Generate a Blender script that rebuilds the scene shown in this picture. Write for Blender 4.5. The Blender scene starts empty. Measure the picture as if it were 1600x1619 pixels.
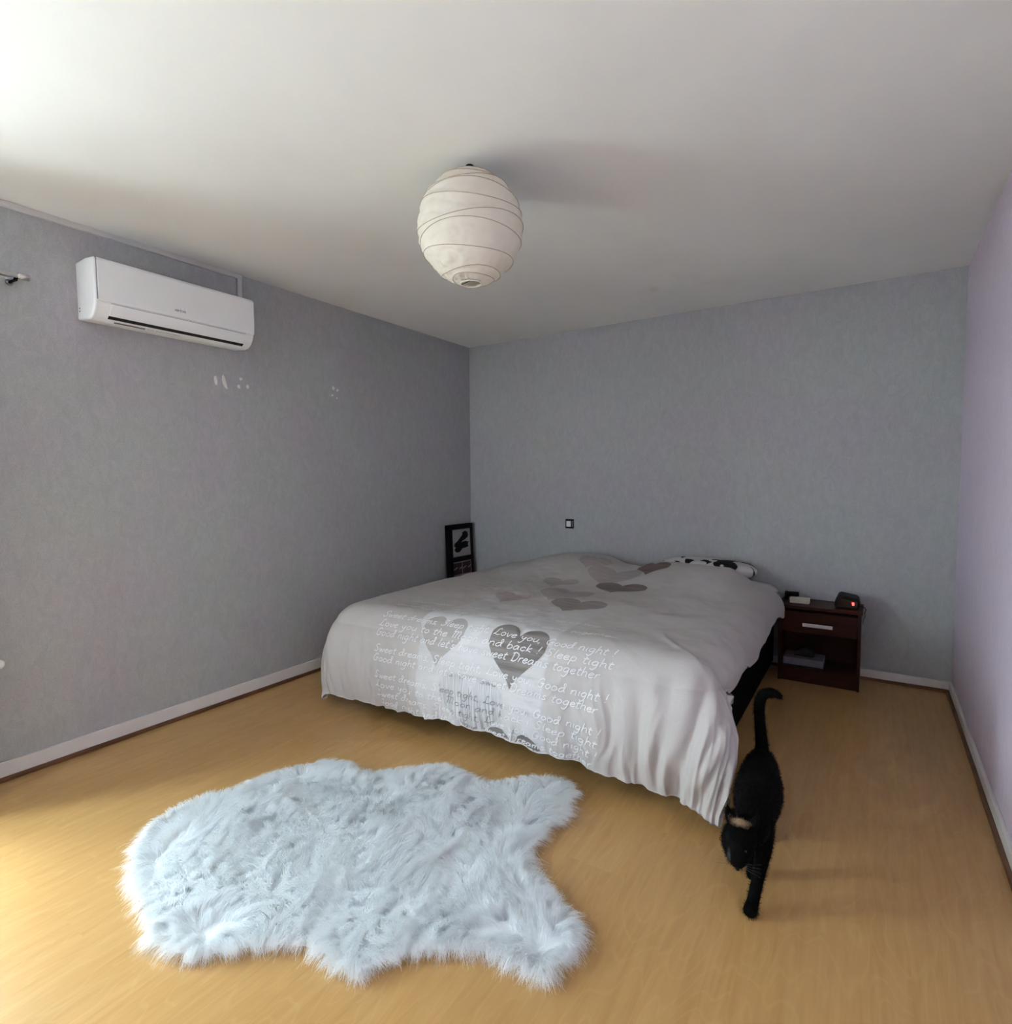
import bpy, bmesh, math, random
import numpy as np
from mathutils import Vector, Matrix

random.seed(7)
rng = np.random.default_rng(7)
scene = bpy.context.scene
COL = scene.collection

# ------------------------------------------------------------------ camera
CAM = Vector((3.14732, -4.22445, 1.30462))
FPX, YAW, PITCH, ROLL = 891.318, -0.577987, -0.0603537, -0.00701218
fwd = Vector((math.sin(YAW) * math.cos(PITCH), math.cos(YAW) * math.cos(PITCH), math.sin(PITCH)))
rgt = Vector((math.cos(YAW), -math.sin(YAW), 0))
upv = rgt.cross(fwd)
r2 = math.cos(ROLL) * rgt + math.sin(ROLL) * upv
u2 = -math.sin(ROLL) * rgt + math.cos(ROLL) * upv
cam_d = bpy.data.cameras.new('camera')
cam_d.sensor_fit = 'HORIZONTAL'
cam_d.sensor_width = 36.0
cam_d.lens = FPX / 1600.0 * 36.0
cam_d.clip_start = 0.05
cam = bpy.data.objects.new('camera', cam_d)
COL.objects.link(cam)
M = Matrix.Identity(4)
for i in range(3):
    M[i][0], M[i][1], M[i][2], M[i][3] = r2[i], u2[i], -fwd[i], CAM[i]
cam.matrix_world = M
scene.camera = cam

# ------------------------------------------------------------------ light
scene.view_settings.view_transform = 'Standard'
scene.view_settings.look = 'None'
scene.view_settings.gamma = 1.0
scene.view_settings.use_curve_mapping = False
scene.view_settings.exposure = 2.0
scene.cycles.max_bounces = 7
scene.cycles.diffuse_bounces = 5
scene.cycles.adaptive_threshold = 0.06
scene.cycles.adaptive_min_samples = 16

world = bpy.data.worlds.new('overcast_sky')
scene.world = world
world.use_nodes = True
bg = world.node_tree.nodes['Background']
bg.inputs['Color'].default_value = (0.755, 0.945, 1.0, 1)
bg.inputs['Strength'].default_value = 13.5

sun_d = bpy.data.lights.new('hazy_sun', 'SUN')
sun_d.energy = 6.0
sun_d.angle = math.radians(8)
sun_d.color = (1.0, 0.96, 0.9)
sun = bpy.data.objects.new('hazy_sun', sun_d)
COL.objects.link(sun)
# shines along the facade and a little away from it: lights the terrace, never enters the room
sun.rotation_euler = Vector((-0.25, -0.75, -0.85)).to_track_quat('-Z', 'Y').to_euler()

WIN_Y0, WIN_Y1, WIN_Z0, WIN_Z1 = -4.60, -3.62, 0.03, 2.10
por_d = bpy.data.lights.new('window_portal', 'AREA')
por_d.shape = 'RECTANGLE'
por_d.size = WIN_Y1 - WIN_Y0
por_d.size_y = WIN_Z1 - WIN_Z0
por_d.cycles.is_portal = True
por = bpy.data.objects.new('window_portal', por_d)
COL.objects.link(por)
por.location = (-0.32, (WIN_Y0 + WIN_Y1) / 2, (WIN_Z0 + WIN_Z1) / 2)
por.rotation_euler = (0, math.radians(-90), 0)
por.rotation_euler = Vector((1, 0, 0)).to_track_quat('-Z', 'Y').to_euler()
por_d.size, por_d.size_y = WIN_Y1 - WIN_Y0, WIN_Z1 - WIN_Z0

W2_X0, W2_X1, W2_Z0, W2_Z1 = 0.25, 0.75, 1.00, 1.85  # opening of the added fill-light window behind the camera
por2_d = bpy.data.lights.new('window_portal', 'AREA')
por2_d.shape = 'RECTANGLE'
por2_d.size, por2_d.size_y = W2_X1 - W2_X0, W2_Z1 - W2_Z0
por2_d.cycles.is_portal = True
por2 = bpy.data.objects.new('window_portal', por2_d)
COL.objects.link(por2)
por2.location = ((W2_X0 + W2_X1) / 2, -5.72, (W2_Z0 + W2_Z1) / 2)
por2.rotation_euler = Vector((0, 1, 0)).to_track_quat('-Z', 'Z').to_euler()

# ------------------------------------------------------------------ helpers
def lin(c):
    return tuple(((v / 255) / 12.92 if v / 255 <= 0.04045 else ((v / 255 + 0.055) / 1.055) ** 2.4) for v in c)

class Mat:
    """small node-tree builder"""
    def __init__(self, name, color=(0.5, 0.5, 0.5), rough=0.6, metal=0.0, spec=0.5):
        self.m = bpy.data.materials.new(name)
        self.m.use_nodes = True
        self.nt = self.m.node_tree
        self.b = self.nt.nodes['Principled BSDF']
        self.b.inputs['Base Color'].default_value = (*color, 1)
        self.b.inputs['Roughness'].default_value = rough
        self.b.inputs['Metallic'].default_value = metal
        self.b.inputs['Specular IOR Level'].default_value = spec
    def n(self, t, **kw):
        nd = self.nt.nodes.new(t)
        for k, v in kw.items():
            if k in nd.inputs.keys():
                nd.inputs[k].default_value = v
            else:
                setattr(nd, k, v)
        return nd
    def l(self, a, b):
        self.nt.links.new(a, b)
    def coord(self, scale=(1, 1, 1), kind='Object'):
        if kind == 'UV':
            s = self.n('ShaderNodeUVMap').outputs[0]
        else:
            s = self.n('ShaderNodeTexCoord').outputs[kind]
        mp = self.n('ShaderNodeMapping')
        mp.inputs['Scale'].default_value = scale
        self.l(s, mp.inputs['Vector'])
        return mp.outputs[0]
    def noise(self, vec, scale=5, detail=4, rough=0.5, dist=0.0):
        t = self.n('ShaderNodeTexNoise')
        t.inputs['Scale'].default_value = scale
        t.inputs['Detail'].default_value = detail
        t.inputs['Roughness'].default_value = rough
        t.inputs['Distortion'].default_value = dist
        self.l(vec, t.inputs['Vector'])
        return t.outputs['Fac']
    def ramp(self, fac, stops):
        r = self.n('ShaderNodeValToRGB')
        e = r.color_ramp.elements
        while len(e) < len(stops):
            e.new(0.5)
        for el, (p, c) in zip(e, stops):
            el.position = p
            el.color = (*c, 1)
        self.l(fac, r.inputs[0])
        return r.outputs[0]
    def mix(self, fac, a, b, blend='MIX'):
        x = self.n('ShaderNodeMix', data_type='RGBA', blend_type=blend)
        for sock, v in ((x.inputs[0], fac), (x.inputs[6], a), (x.inputs[7], b)):
            if hasattr(v, 'links'):
                self.l(v, sock)
            elif isinstance(v, (int, float)):
                sock.default_value = v
            else:
                sock.default_value = (*v, 1)
        return x.outputs[2]
    def math(self, op, a, b=0.0, c=None):
        x = self.n('ShaderNodeMath', operation=op)
        for i, v in enumerate((a, b, c)):
            if v is None:
                continue
            if hasattr(v, 'links'):
                self.l(v, x.inputs[i])
            else:
                x.inputs[i].default_value = v
        return x.outputs[0]
    def color(self, s):
        self.l(s, self.b.inputs['Base Color'])
        return self
    def bump(self, h, strength=0.2, dist=0.01):
        bp = self.n('ShaderNodeBump')
        bp.inputs['Strength'].default_value = strength
        bp.inputs['Distance'].default_value = dist
        self.l(h, bp.inputs['Height'])
        self.l(bp.outputs[0], self.b.inputs['Normal'])
        return self

def simple(name, c1, c2, rough=0.5, scale=20, metal=0.0, bump=0.0, spec=0.5, stretch=(1, 1, 1)):
    m = Mat(name, c1, rough, metal, spec)
    v = m.coord(stretch)
    f = m.noise(v, scale, 3)
    m.color(m.ramp(f, [(0.3, c1), (0.7, c2)]))
    if bump:
        m.bump(f, bump, 0.003)
    return m.m

def mesh_obj(name, verts, faces, mat, parent=None, smooth=False, uv=None):
    me = bpy.data.meshes.new(name)
    me.from_pydata([tuple(v) for v in verts], [], [tuple(f) for f in faces])
    me.update()
    return link(name, me, mat, parent, smooth)

def link(name, me, mat, parent=None, smooth=False):
    if mat is not None:
        me.materials.append(mat)
    if smooth:
        me.polygons.foreach_set('use_smooth', [True] * len(me.polygons))
    o = bpy.data.objects.new(name, me)
    COL.objects.link(o)
    if parent is not None:
        o.parent = parent
    return o

def bm_obj(name, bm, mat, parent=None, smooth=False):
    bmesh.ops.recalc_face_normals(bm, faces=bm.faces)
    me = bpy.data.meshes.new(name)
    bm.to_mesh(me)
    bm.free()
    return link(name, me, mat, parent, smooth)

def add_box(bm, lo, hi, bevel=0.0, seg=2):
    r = bmesh.ops.create_cube(bm, size=1.0)
    vs = r['verts']
    for v in vs:
        v.co = Vector([(lo[i] + hi[i]) / 2 + v.co[i] * (hi[i] - lo[i]) for i in range(3)])
    if bevel > 0:
        es = list({e for v in vs for e in v.link_edges})
        bmesh.ops.bevel(bm, geom=es, offset=bevel, segments=seg, affect='EDGES', profile=0.5)
    return bm

def box(name, lo, hi, mat, parent=None, bevel=0.0, seg=2):
    bm = bmesh.new()
    add_box(bm, lo, hi, bevel, seg)
    return bm_obj(name, bm, mat, parent, smooth=False)

def prism(name, prof, axis, a, b, mat, parent=None, smooth=False, bevel=0.0):
    """extrude a closed 2D profile along axis (0,1,2) from a to b"""
    n = len(prof)
    def P(u, v, t):
        c = [u, v]
        c.insert(axis, t)
        return c
    vs = [P(u, v, a) for u, v in prof] + [P(u, v, b) for u, v in prof]
    fs = [(i, (i + 1) % n, n + (i + 1) % n, n + i) for i in range(n)]
    fs += [tuple(range(n - 1, -1, -1)), tuple(range(n, 2 * n))]
    bm = bmesh.new()
    bv = [bm.verts.new(v) for v in vs]
    for f in fs:
        bm.faces.new([bv[i] for i in f])
    if bevel:
        bmesh.ops.recalc_face_normals(bm, faces=bm.faces)
        es = [e for e in bm.edges if e.calc_face_angle(0) > 0.6]
        bmesh.ops.bevel(bm, geom=es, offset=bevel, segments=2, affect='EDGES', profile=0.5)
    return bm_obj(name, bm, mat, parent, smooth)

def tube_geo(pts, rad, seg=10, cap=True):
    """verts/faces of a swept tube; rad scalar or list; elements of rad may be (ra, rb)"""
    pts = [Vector(p) for p in pts]
    n = len(pts)
    if not hasattr(rad, '__len__'):
        rad = [rad] * n
    V, F = [], []
    t0 = (pts[1] - pts[0]).normalized()
    ref = Vector((0, 0, 1)) if abs(t0.z) < 0.9 else Vector((1, 0, 0))
    nrm = (ref - t0 * ref.dot(t0)).normalized()
    for i in range(n):
        t = (pts[min(i + 1, n - 1)] - pts[max(i - 1, 0)]).normalized()
        nrm = (nrm - t * nrm.dot(t)).normalized()
        bn = t.cross(nrm)
        r = rad[i]
        ra, rb = r if hasattr(r, '__len__') else (r, r)
        for k in range(seg):
            a = 2 * math.pi * k / seg
            V.append(pts[i] + nrm * (math.cos(a) * ra) + bn * (math.sin(a) * rb))
    for i in range(n - 1):
        for k in range(seg):
            k2 = (k + 1) % seg
            F.append((i * seg + k, i * seg + k2, (i + 1) * seg + k2, (i + 1) * seg + k))
    if cap:
        F.append(tuple(range(seg - 1, -1, -1)))
        F.append(tuple((n - 1) * seg + k for k in range(seg)))
    return V, F

def tube(name, pts, rad, mat, parent=None, seg=10):
    V, F = tube_geo(pts, rad, seg)
    return mesh_obj(name, V, F, mat, parent, True)

def catmull(pts, sub=6):
    P = [np.array(p, float) for p in pts]
    if len(P) < 3:
        return P
    P = [2 * P[0] - P[1]] + P + [2 * P[-1] - P[-2]]
    out = []
    for i in range(1, len(P) - 2):
        for k in range(sub):
            t = k / sub
            a, b, c, d = P[i - 1], P[i], P[i + 1], P[i + 2]
            out.append(0.5 * (2 * b + (c - a) * t + (2 * a - 5 * b + 4 * c - d) * t * t + (3 * b - a - 3 * c + d) * t ** 3))
    out.append(P[-2])
    return out

def empty(name, loc=(0, 0, 0)):
    o = bpy.data.objects.new(name, None)
    o.empty_display_size = 0.1
    COL.objects.link(o)
    o.location = loc
    return o

def tag(o, label, cat, group=None):
    o['label'] = label
    o['category'] = cat
    if group:
        o['group'] = group
    return o

def struct(o, label=None):
    o['kind'] = 'structure'
    if label:
        o['label'] = label
    return o

def under(child, parent):
    """parent keeping world placement (the parent may be an Empty away from the origin)"""
    child.parent = parent
    child.matrix_parent_inverse = Matrix.Translation(parent.location).inverted()
    return child

def thing(name, loc, label, cat, group=None):
    return tag(empty(name, loc), label, cat, group)

def vnoise(x, y, seed=0):
    """smooth 2D value noise in [-1,1], vectorised"""
    x = np.asarray(x, float)
    y = np.asarray(y, float)
    xi = np.floor(x).astype(int)
    yi = np.floor(y).astype(int)
    fx, fy = x - xi, y - yi
    fx = fx * fx * fx * (fx * (fx * 6 - 15) + 10)
    fy = fy * fy * fy * (fy * (fy * 6 - 15) + 10)
    def h(a, b):
        n = (a * 374761393 + b * 668265263 + seed * 974634777) & 0xffffffff
        n = ((n ^ (n >> 13)) * 1274126177) & 0xffffffff
        n = n ^ (n >> 16)
        return (n & 0xffff) / 32767.5 - 1
    return (h(xi, yi) * (1 - fx) + h(xi + 1, yi) * fx) * (1 - fy) + (h(xi, yi + 1) * (1 - fx) + h(xi + 1, yi + 1) * fx) * fy

def sstep(a, b, x):
    t = np.clip((x - a) / (b - a), 0, 1)
    return t * t * (3 - 2 * t)

# ------------------------------------------------------------------ materials
def wallpaper(name, base, amp=0.14, tint=(1.02, 0.955, 1.02)):
    m = Mat(name, base, 0.85, 0, 0.25)
    v = m.coord((1, 1, 1))
    big = m.noise(v, 2.2, 3, 0.5)
    v2 = m.coord((1.0, 1.0, 0.55))
    mid = m.noise(v2, 26, 4, 0.62, 1.2)
    fine = m.noise(v, 160, 2, 0.6)
    lo = tuple(c * (1 - amp) for c in base)
    hi = tuple(c * (1 + amp) for c in base)
    c1 = m.ramp(mid, [(0.32, lo), (0.5, base), (0.66, hi)])
    c2 = m.mix(m.ramp(big, [(0.4, (0, 0, 0)), (0.62, (1, 1, 1))]), c1, tint, 'MULTIPLY')
    c3 = m.mix(0.16, c2, m.ramp(fine, [(0.3, (0.25, 0.25, 0.25)), (0.7, (0.75, 0.75, 0.75))]), 'OVERLAY')
    m.color(c3)
    h = m.math('ADD', m.math('MULTIPLY', mid, 0.6), m.math('MULTIPLY', fine, 0.4))
    m.bump(h, 0.12, 0.002)
    return m.m

MAT = {}
MAT['wall_grey'] = wallpaper('grey_wallpaper', (0.436, 0.458, 0.456), 0.06)
MAT['wall_lilac'] = wallpaper('lilac_wallpaper', (0.71, 0.615, 0.73), 0.04, (1, 1, 1))
MAT['ceiling'] = simple('ceiling_paint', (0.84, 0.835, 0.81), (0.87, 0.865, 0.84), 0.9, 3, bump=0.05)
MAT['skirting'] = simple('white_skirting', (0.70, 0.68, 0.66), (0.76, 0.74, 0.72), 0.5, 8)
MAT['strip'] = simple('brown_strip', (0.13, 0.06, 0.03), (0.19, 0.09, 0.045), 0.5, 12, stretch=(1, 1, 1))
MAT['plastic'] = simple('white_plastic', (0.86, 0.87, 0.88), (0.88, 0.89, 0.90), 0.35, 4)
MAT['trunk'] = simple('trunking_plastic', (0.62, 0.60, 0.58), (0.68, 0.66, 0.64), 0.45, 6)
MAT['dark'] = simple('black_plastic', (0.004, 0.004, 0.0045), (0.007, 0.007, 0.008), 0.45, 15, spec=0.15)
MAT['gap'] = simple('dark_gap', (0.006, 0.006, 0.007), (0.012, 0.012, 0.013), 0.8, 15)
MAT['grey_print'] = simple('grey_print', (0.12, 0.12, 0.13), (0.2, 0.2, 0.21), 0.5, 60)
MAT['chrome'] = simple('brushed_metal', (0.62, 0.62, 0.62), (0.75, 0.75, 0.75), 0.22, 30, metal=1.0)
MAT['bed_black'] = simple('black_fabric', (0.004, 0.004, 0.004), (0.007, 0.006, 0.007), 0.95, 80, bump=0.2, spec=0.05)
MAT['mattress'] = simple('mattress_ticking', (0.55, 0.53, 0.52), (0.62, 0.6, 0.59), 0.9, 40, bump=0.1)

def laminate():
    m = Mat('beech_laminate', (0.5, 0.3, 0.13), 0.36, 0, 0.55)
    obj = m.n('ShaderNodeTexCoord').outputs['Object']
    sep = m.n('ShaderNodeSeparateXYZ')
    m.l(obj, sep.inputs[0])
    # narrow strips running towards the head wall, each with its own grain offset and faint tone
    sid = m.math('FLOOR', m.math('DIVIDE', sep.outputs[0], 0.192))
    wn = m.n('ShaderNodeTexWhiteNoise', noise_dimensions='1D')
    m.l(sid, wn.inputs['W'])
    yo = m.math('MULTIPLY_ADD', wn.outputs['Value'], 1.3, sep.outputs[1])
    bid = m.math('FLOOR', m.math('DIVIDE', yo, 1.2))
    wn2 = m.n('ShaderNodeTexWhiteNoise', noise_dimensions='2D')
    cv = m.n('ShaderNodeCombineXYZ')
    m.l(sid, cv.inputs[0]); m.l(bid, cv.inputs[1])
    m.l(cv.outputs[0], wn2.inputs['Vector'])
    off = m.math('MULTIPLY', wn2.outputs['Value'], 37.0)
    gv = m.n('ShaderNodeCombineXYZ')
    m.l(m.math('MULTIPLY', sep.outputs[0], 1.0), gv.inputs[0])
    m.l(m.math('MULTIPLY', sep.outputs[1], 0.085), gv.inputs[1])
    m.l(off, gv.inputs[2])
    g1 = m.noise(gv.outputs[0], 38, 5, 0.6, 0.6)
    gv2 = m.n('ShaderNodeCombineXYZ')
    m.l(sep.outputs[0], gv2.inputs[0])
    m.l(m.math('MULTIPLY', sep.outputs[1], 0.22), gv2.inputs[1])
    m.l(off, gv2.inputs[2])
    n2 = m.noise(gv2.outputs[0], 5.5, 2, 0.5, 0.3)
    rings = m.math('FRACT', m.math('MULTIPLY', n2, 16.0))
    rline = m.ramp(rings, [(0.0, (1, 1, 1)), (0.12, (0, 0, 0)), (0.88, (0, 0, 0)), (1.0, (1, 1, 1))])
    base = m.ramp(g1, [(0.25, (0.45, 0.247, 0.082)), (0.5, (0.505, 0.292, 0.104)), (0.75, (0.55, 0.328, 0.126))])
    c = m.mix(m.math('MULTIPLY', rline, 0.22), base, (0.62, 0.41, 0.16))
    tone = m.ramp(wn2.outputs['Value'], [(0.0, (0.96, 0.955, 0.95)), (1.0, (1.02, 1.02, 1.02))])
    c = m.mix(1.0, c, tone, 'MULTIPLY')
    m.color(c)
    m.b.inputs['Roughness'].default_value = 0.33
    m.bump(g1, 0.03, 0.001)
    return m.m
MAT['floor'] = laminate()

# ------------------------------------------------------------------ room shell
W, H, YF = 3.569, 2.5, -5.4
T = 0.28
struct(box('floor', (-T, YF - T, -0.1), (W + 0.1, 0.1, 0.0), MAT['floor']), 'beech-look laminate floor')
struct(box('ceiling', (-T, YF - T, H), (W + 0.1, 0.1, H + 0.1), MAT['ceiling']), 'white painted ceiling')
struct(box('wall_back', (-T, 0.0, 0.0), (W + 0.1, 0.1, H), MAT['wall_grey']), 'mottled grey wallpapered wall behind the bed head')
struct(box('wall_right', (W, YF, 0.0), (W + 0.1, 0.0, H), MAT['wall_lilac']), 'lilac wallpapered wall')
bm = bmesh.new()
add_box(bm, (-T, YF - T, 0), (W2_X0, YF, H))
add_box(bm, (W2_X1, YF - T, 0), (W + 0.1, YF, H))
add_box(bm, (W2_X0, YF - T, 0), (W2_X1, YF, W2_Z0))
add_box(bm, (W2_X0, YF - T, W2_Z1), (W2_X1, YF, H))
struct(bm_obj('wall_front', bm, MAT['wall_lilac']), 'lilac wall with an added fill-light window')
bm = bmesh.new()
add_box(bm, (-T, YF, 0), (0, WIN_Y0, H))
add_box(bm, (-T, WIN_Y1, 0), (0, 0, H))
add_box(bm, (-T, WIN_Y0, WIN_Z1), (0, WIN_Y1, H))
add_box(bm, (-T, WIN_Y0, 0), (0, WIN_Y1, WIN_Z0))
wall_left = struct(bm_obj('wall_left', bm, MAT['wall_grey']), 'mottled grey wallpapered wall with the window')

def baseboard(name, lo, hi, slo, shi, label):
    b = struct(box(name, lo, hi, MAT['skirting'], bevel=0.002), label)
    box('base_strip', slo, shi, MAT['strip'], b, bevel=0.003)
    return b
baseboard('baseboard_left', (0, WIN_Y1, 0.021), (0.014, 0, 0.085), (0, WIN_Y1, 0), (0.020, 0, 0.0212), 'white skirting board with brown strip along the grey window wall')
baseboard('baseboard_back', (0.014, -0.014, 0.019), (W, 0, 0.068), (0.020, -0.020, 0), (W, 0, 0.0192), 'white skirting board with brown strip behind the bed')
baseboard('baseboard_right', (W - 0.014, YF, 0.021), (W, -0.014, 0.070), (W - 0.026, YF, 0), (W, -0.020, 0.0212), 'white skirting board with brown strip along the lilac wall')

# french window in the left wall (outside the frame; it gives the daylight)
glass = Mat('window_glass', (1, 1, 1), 0.02)
tr = glass.n('ShaderNodeBsdfTransparent')
gl = glass.n('ShaderNodeBsdfGlossy', Roughness=0.02)
ms = glass.n('ShaderNodeMixShader', Fac=0.06)
glass.l(tr.outputs[0], ms.inputs[1]); glass.l(gl.outputs[0], ms.inputs[2])
glass.l(ms.outputs[0], glass.nt.nodes['Material Output'].inputs['Surface'])
win = struct(empty('window_1', (-0.2, (WIN_Y0 + WIN_Y1) / 2, WIN_Z0)), 'white framed window')
def wbox(name, lo, hi, mat, parent=win):
    return under(box(name, lo, hi, mat, None, bevel=0.004), parent)
bm = bmesh.new()
for lo, hi in (((-0.24, WIN_Y0, WIN_Z0), (-0.16, WIN_Y0 + 0.05, WIN_Z1)), ((-0.24, WIN_Y1 - 0.05, WIN_Z0), (-0.16, WIN_Y1, WIN_Z1)),
               ((-0.24, WIN_Y0, WIN_Z1 - 0.05), (-0.16, WIN_Y1, WIN_Z1)), ((-0.24, WIN_Y0, WIN_Z0), (-0.16, WIN_Y1, WIN_Z0 + 0.05))):
    add_box(bm, lo, hi)
under(bm_obj('window_frame', bm, MAT['skirting']), win)
mid = (WIN_Y0 + WIN_Y1) / 2
for a, b in ((WIN_Y0 + 0.05, mid), (mid, WIN_Y1 - 0.05)):
    bm = bmesh.new()
    z0, z1 = WIN_Z0 + 0.05, WIN_Z1 - 0.05
    for lo, hi in (((-0.225, a, z0), (-0.175, a + 0.05, z1)), ((-0.225, b - 0.05, z0), (-0.175, b, z1)),
                   ((-0.225, a, z1 - 0.05), (-0.175, b, z1)), ((-0.225, a, z0), (-0.175, b, z0 + 0.08))):
        add_box(bm, lo, hi)
    under(bm_obj('sash', bm, MAT['skirting']), win)
    under(box('pane', (-0.203, a + 0.05, z0 + 0.08), (-0.197, b - 0.05, z1 - 0.05), glass.m), win)
under(tube('handle', [(-0.15, mid, 1.05), (-0.15, mid, 0.93)], 0.01, MAT['chrome']), win)
fill_win = struct(empty('added_fill_window', ((W2_X0 + W2_X1) / 2, YF - 0.2, W2_Z0)), 'added casement window out of view, giving fill light')  # unseen window, added to brighten the left wall and far side
bm = bmesh.new()
for lo, hi in (((W2_X0, YF - .24, W2_Z0), (W2_X0 + .06, YF - .16, W2_Z1)), ((W2_X1 - .06, YF - .24, W2_Z0), (W2_X1, YF - .16, W2_Z1)),
               ((W2_X0, YF - .24, W2_Z0), (W2_X1, YF - .16, W2_Z0 + .06)), ((W2_X0, YF - .24, W2_Z1 - .06), (W2_X1, YF - .16, W2_Z1)),
               (((W2_X0 + W2_X1) / 2 - .05, YF - .23, W2_Z0), ((W2_X0 + W2_X1) / 2 + .05, YF - .17, W2_Z1))):
    add_box(bm, lo, hi)
under(bm_obj('window_frame', bm, MAT['skirting']), fill_win)
m2x = (W2_X0 + W2_X1) / 2
for a, b in ((W2_X0 + .06, m2x - .05), (m2x + .05, W2_X1 - .06)):
    under(box('pane', (a, YF - .203, W2_Z0 + .06), (b, YF - .197, W2_Z1 - .06), glass.m), fill_win)
terr = struct(box('terrace', (-9, -14, -0.35), (9, 6, -0.15), simple('terrace_paving', (0.40, 0.39, 0.37), (0.48, 0.47, 0.45), 0.9, 3)), 'pale terrace outside the window')

# peeled wallpaper spots on the left wall
MAT['peel'] = simple('bare_plaster', (0.72, 0.71, 0.68), (0.82, 0.80, 0.77), 0.9, 60)
def peel(y, z, ry, rz, ang=0.0):
    n = 11
    vs, t = [], 0.0008
    pts = []
    for k in range(n):
        a = 2 * math.pi * k / n
        r = random.uniform(0.78, 1.15)
        u, v = math.cos(a) * ry * r, math.sin(a) * rz * r
        pts.append((y + u * math.cos(ang) - v * math.sin(ang), z + u * math.sin(ang) + v * math.cos(ang)))
    prism('peeled_patch', pts, 0, 0.0, t, MAT['peel'], wall_left)
for a in ((-2.407, 1.868, .011, .030, .12), (-2.356, 1.868, .012, .042, .30), (-2.255, 1.899, .010, .010, 0), (-2.268, 1.852, .011, .012, 0),
          (-2.213, 1.858, .011, .012, 0), (-1.572, 1.932, .012, .014, .2), (-1.537, 1.922, .011, .008, .3), (-1.585, 1.882, .011, .008, .4), (-1.543, 1.867, .006, .006, 0)):
    peel(*a)

# ------------------------------------------------------------------ cable trunking
tr_o = thing('cable_trunking', (0.0, -2.25, H), 'slim white cable trunking along the ceiling edge dropping to the air conditioner', 'cable duct')
under(box('horizontal_run', (0.0, YF, H - 0.026), (0.018, -2.235, H - 0.001), MAT['trunk'], bevel=0.002), tr_o)
under(box('vertical_drop', (0.0, -2.262, 2.16), (0.016, -2.236, H - 0.026), MAT['trunk'], bevel=0.002), tr_o)

# ------------------------------------------------------------------ curtain rod + holdback
cr = thing('curtain_rod', (0.0, -3.3, 2.18), 'thin metal curtain rod on a bracket beside the air conditioner', 'curtain rod')
under(tube('rod', [(0.075, -5.1, 2.176), (0.075, -3.300, 2.176)], 0.009, MAT['trunk'], seg=14), cr)
under(tube('finial', [(0.075, -3.302, 2.176), (0.075, -3.295, 2.176), (0.075, -3.262, 2.176), (0.075, -3.256, 2.176)], [0.011, 0.014, 0.014, 0.008], MAT['chrome'], seg=14), cr)
bk = under(tube('bracket', [(0.0, -3.308, 2.160), (0.05, -3.308, 2.160), (0.075, -3.308, 2.160)], [0.006, 0.006, 0.008], MAT['dark']), cr)
under(tube('wall_rosette', [(0.0, -3.308, 2.160), (0.008, -3.308, 2.160)], [0.013, 0.010], MAT['grey_print'], seg=16), cr)
hb = thing('curtain_holdback', (0.0, -3.435, 0.527), 'small white curtain holdback knob at the left edge of the photo', 'holdback')
under(tube('stem', [(0.0, -3.432, 0.527), (0.04, -3.432, 0.527)], 0.007, MAT['chrome']), hb)
under(tube('knob', [(0.038, -3.432, 0.527), (0.044, -3.432, 0.527), (0.055, -3.432, 0.527), (0.060, -3.432, 0.527)], [0.012, 0.019, 0.019, 0.010], MAT['plastic'], seg=16), hb)

cu_ = []
for i in range(61):
    t = i / 60
    cu_.append((0.085 + 0.065 * math.sin(t * 9.5 * math.pi) * (0.75 + 0.25 * math.sin(t * 23)), -3.80 + 0.27 * t))
cf, cv_ = [], []
for j in range(25):
    z = 2.165 - j * (2.135 / 24)
    for i, (cx0, cy0) in enumerate(cu_):
        k = 1.0 + 0.22 * (j / 24)
        cv_.append((0.085 + (cx0 - 0.085) * k, -3.665 + (cy0 + 3.665) * (0.92 + 0.08 * j / 24), z))
for j in range(24):
    for i in range(60):
        cf.append((j * 61 + i, j * 61 + i + 1, (j + 1) * 61 + i + 1, (j + 1) * 61 + i))
cur = mesh_obj('curtain', cv_, cf, simple('grey_curtain_cloth', (0.42, 0.41, 0.42), (0.48, 0.47, 0.48), 0.9, 40, bump=0.1), None, True)
cur.modifiers.new('thickness', 'SOLIDIFY').thickness = 0.003
tag(cur, 'gathered grey curtain hanging from the rod end beside the window', 'curtain')

# ------------------------------------------------------------------ air conditioner
ac = thing('air_conditioner', (0.0, -2.672, 2.06), 'white wall-mounted split air conditioner high on the grey wall', 'air conditioner')
AY0, AY1 = -3.062, -2.282
def ac_profile(front, zt, zb, rt, rb):
    p = [(0.0, zb + 0.012), (0.0, zt)]
    # top edge, slightly crowned towards the front
    p += [(front * 0.55, zt + 0.004)]
    for k in range(5):
        a = math.pi / 2 * (1 - k / 4)
        p.append((front - rt + math.cos(a) * rt, zt - rt + math.sin(a) * rt - 0.004 + 0.004 * k / 4))
    for k in range(9):
        a = -math.pi / 2 * k / 8
        p.append((front - rb + math.cos(a) * rb, zb + rb + math.sin(a) * rb * 1.0))
    return p
prof = ac_profile(0.188, 2.318, 2.045, 0.018, 0.085)
body = under(prism('casing', prof, 1, AY0, AY1, MAT['plastic'], bevel=0.008), ac)
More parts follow.
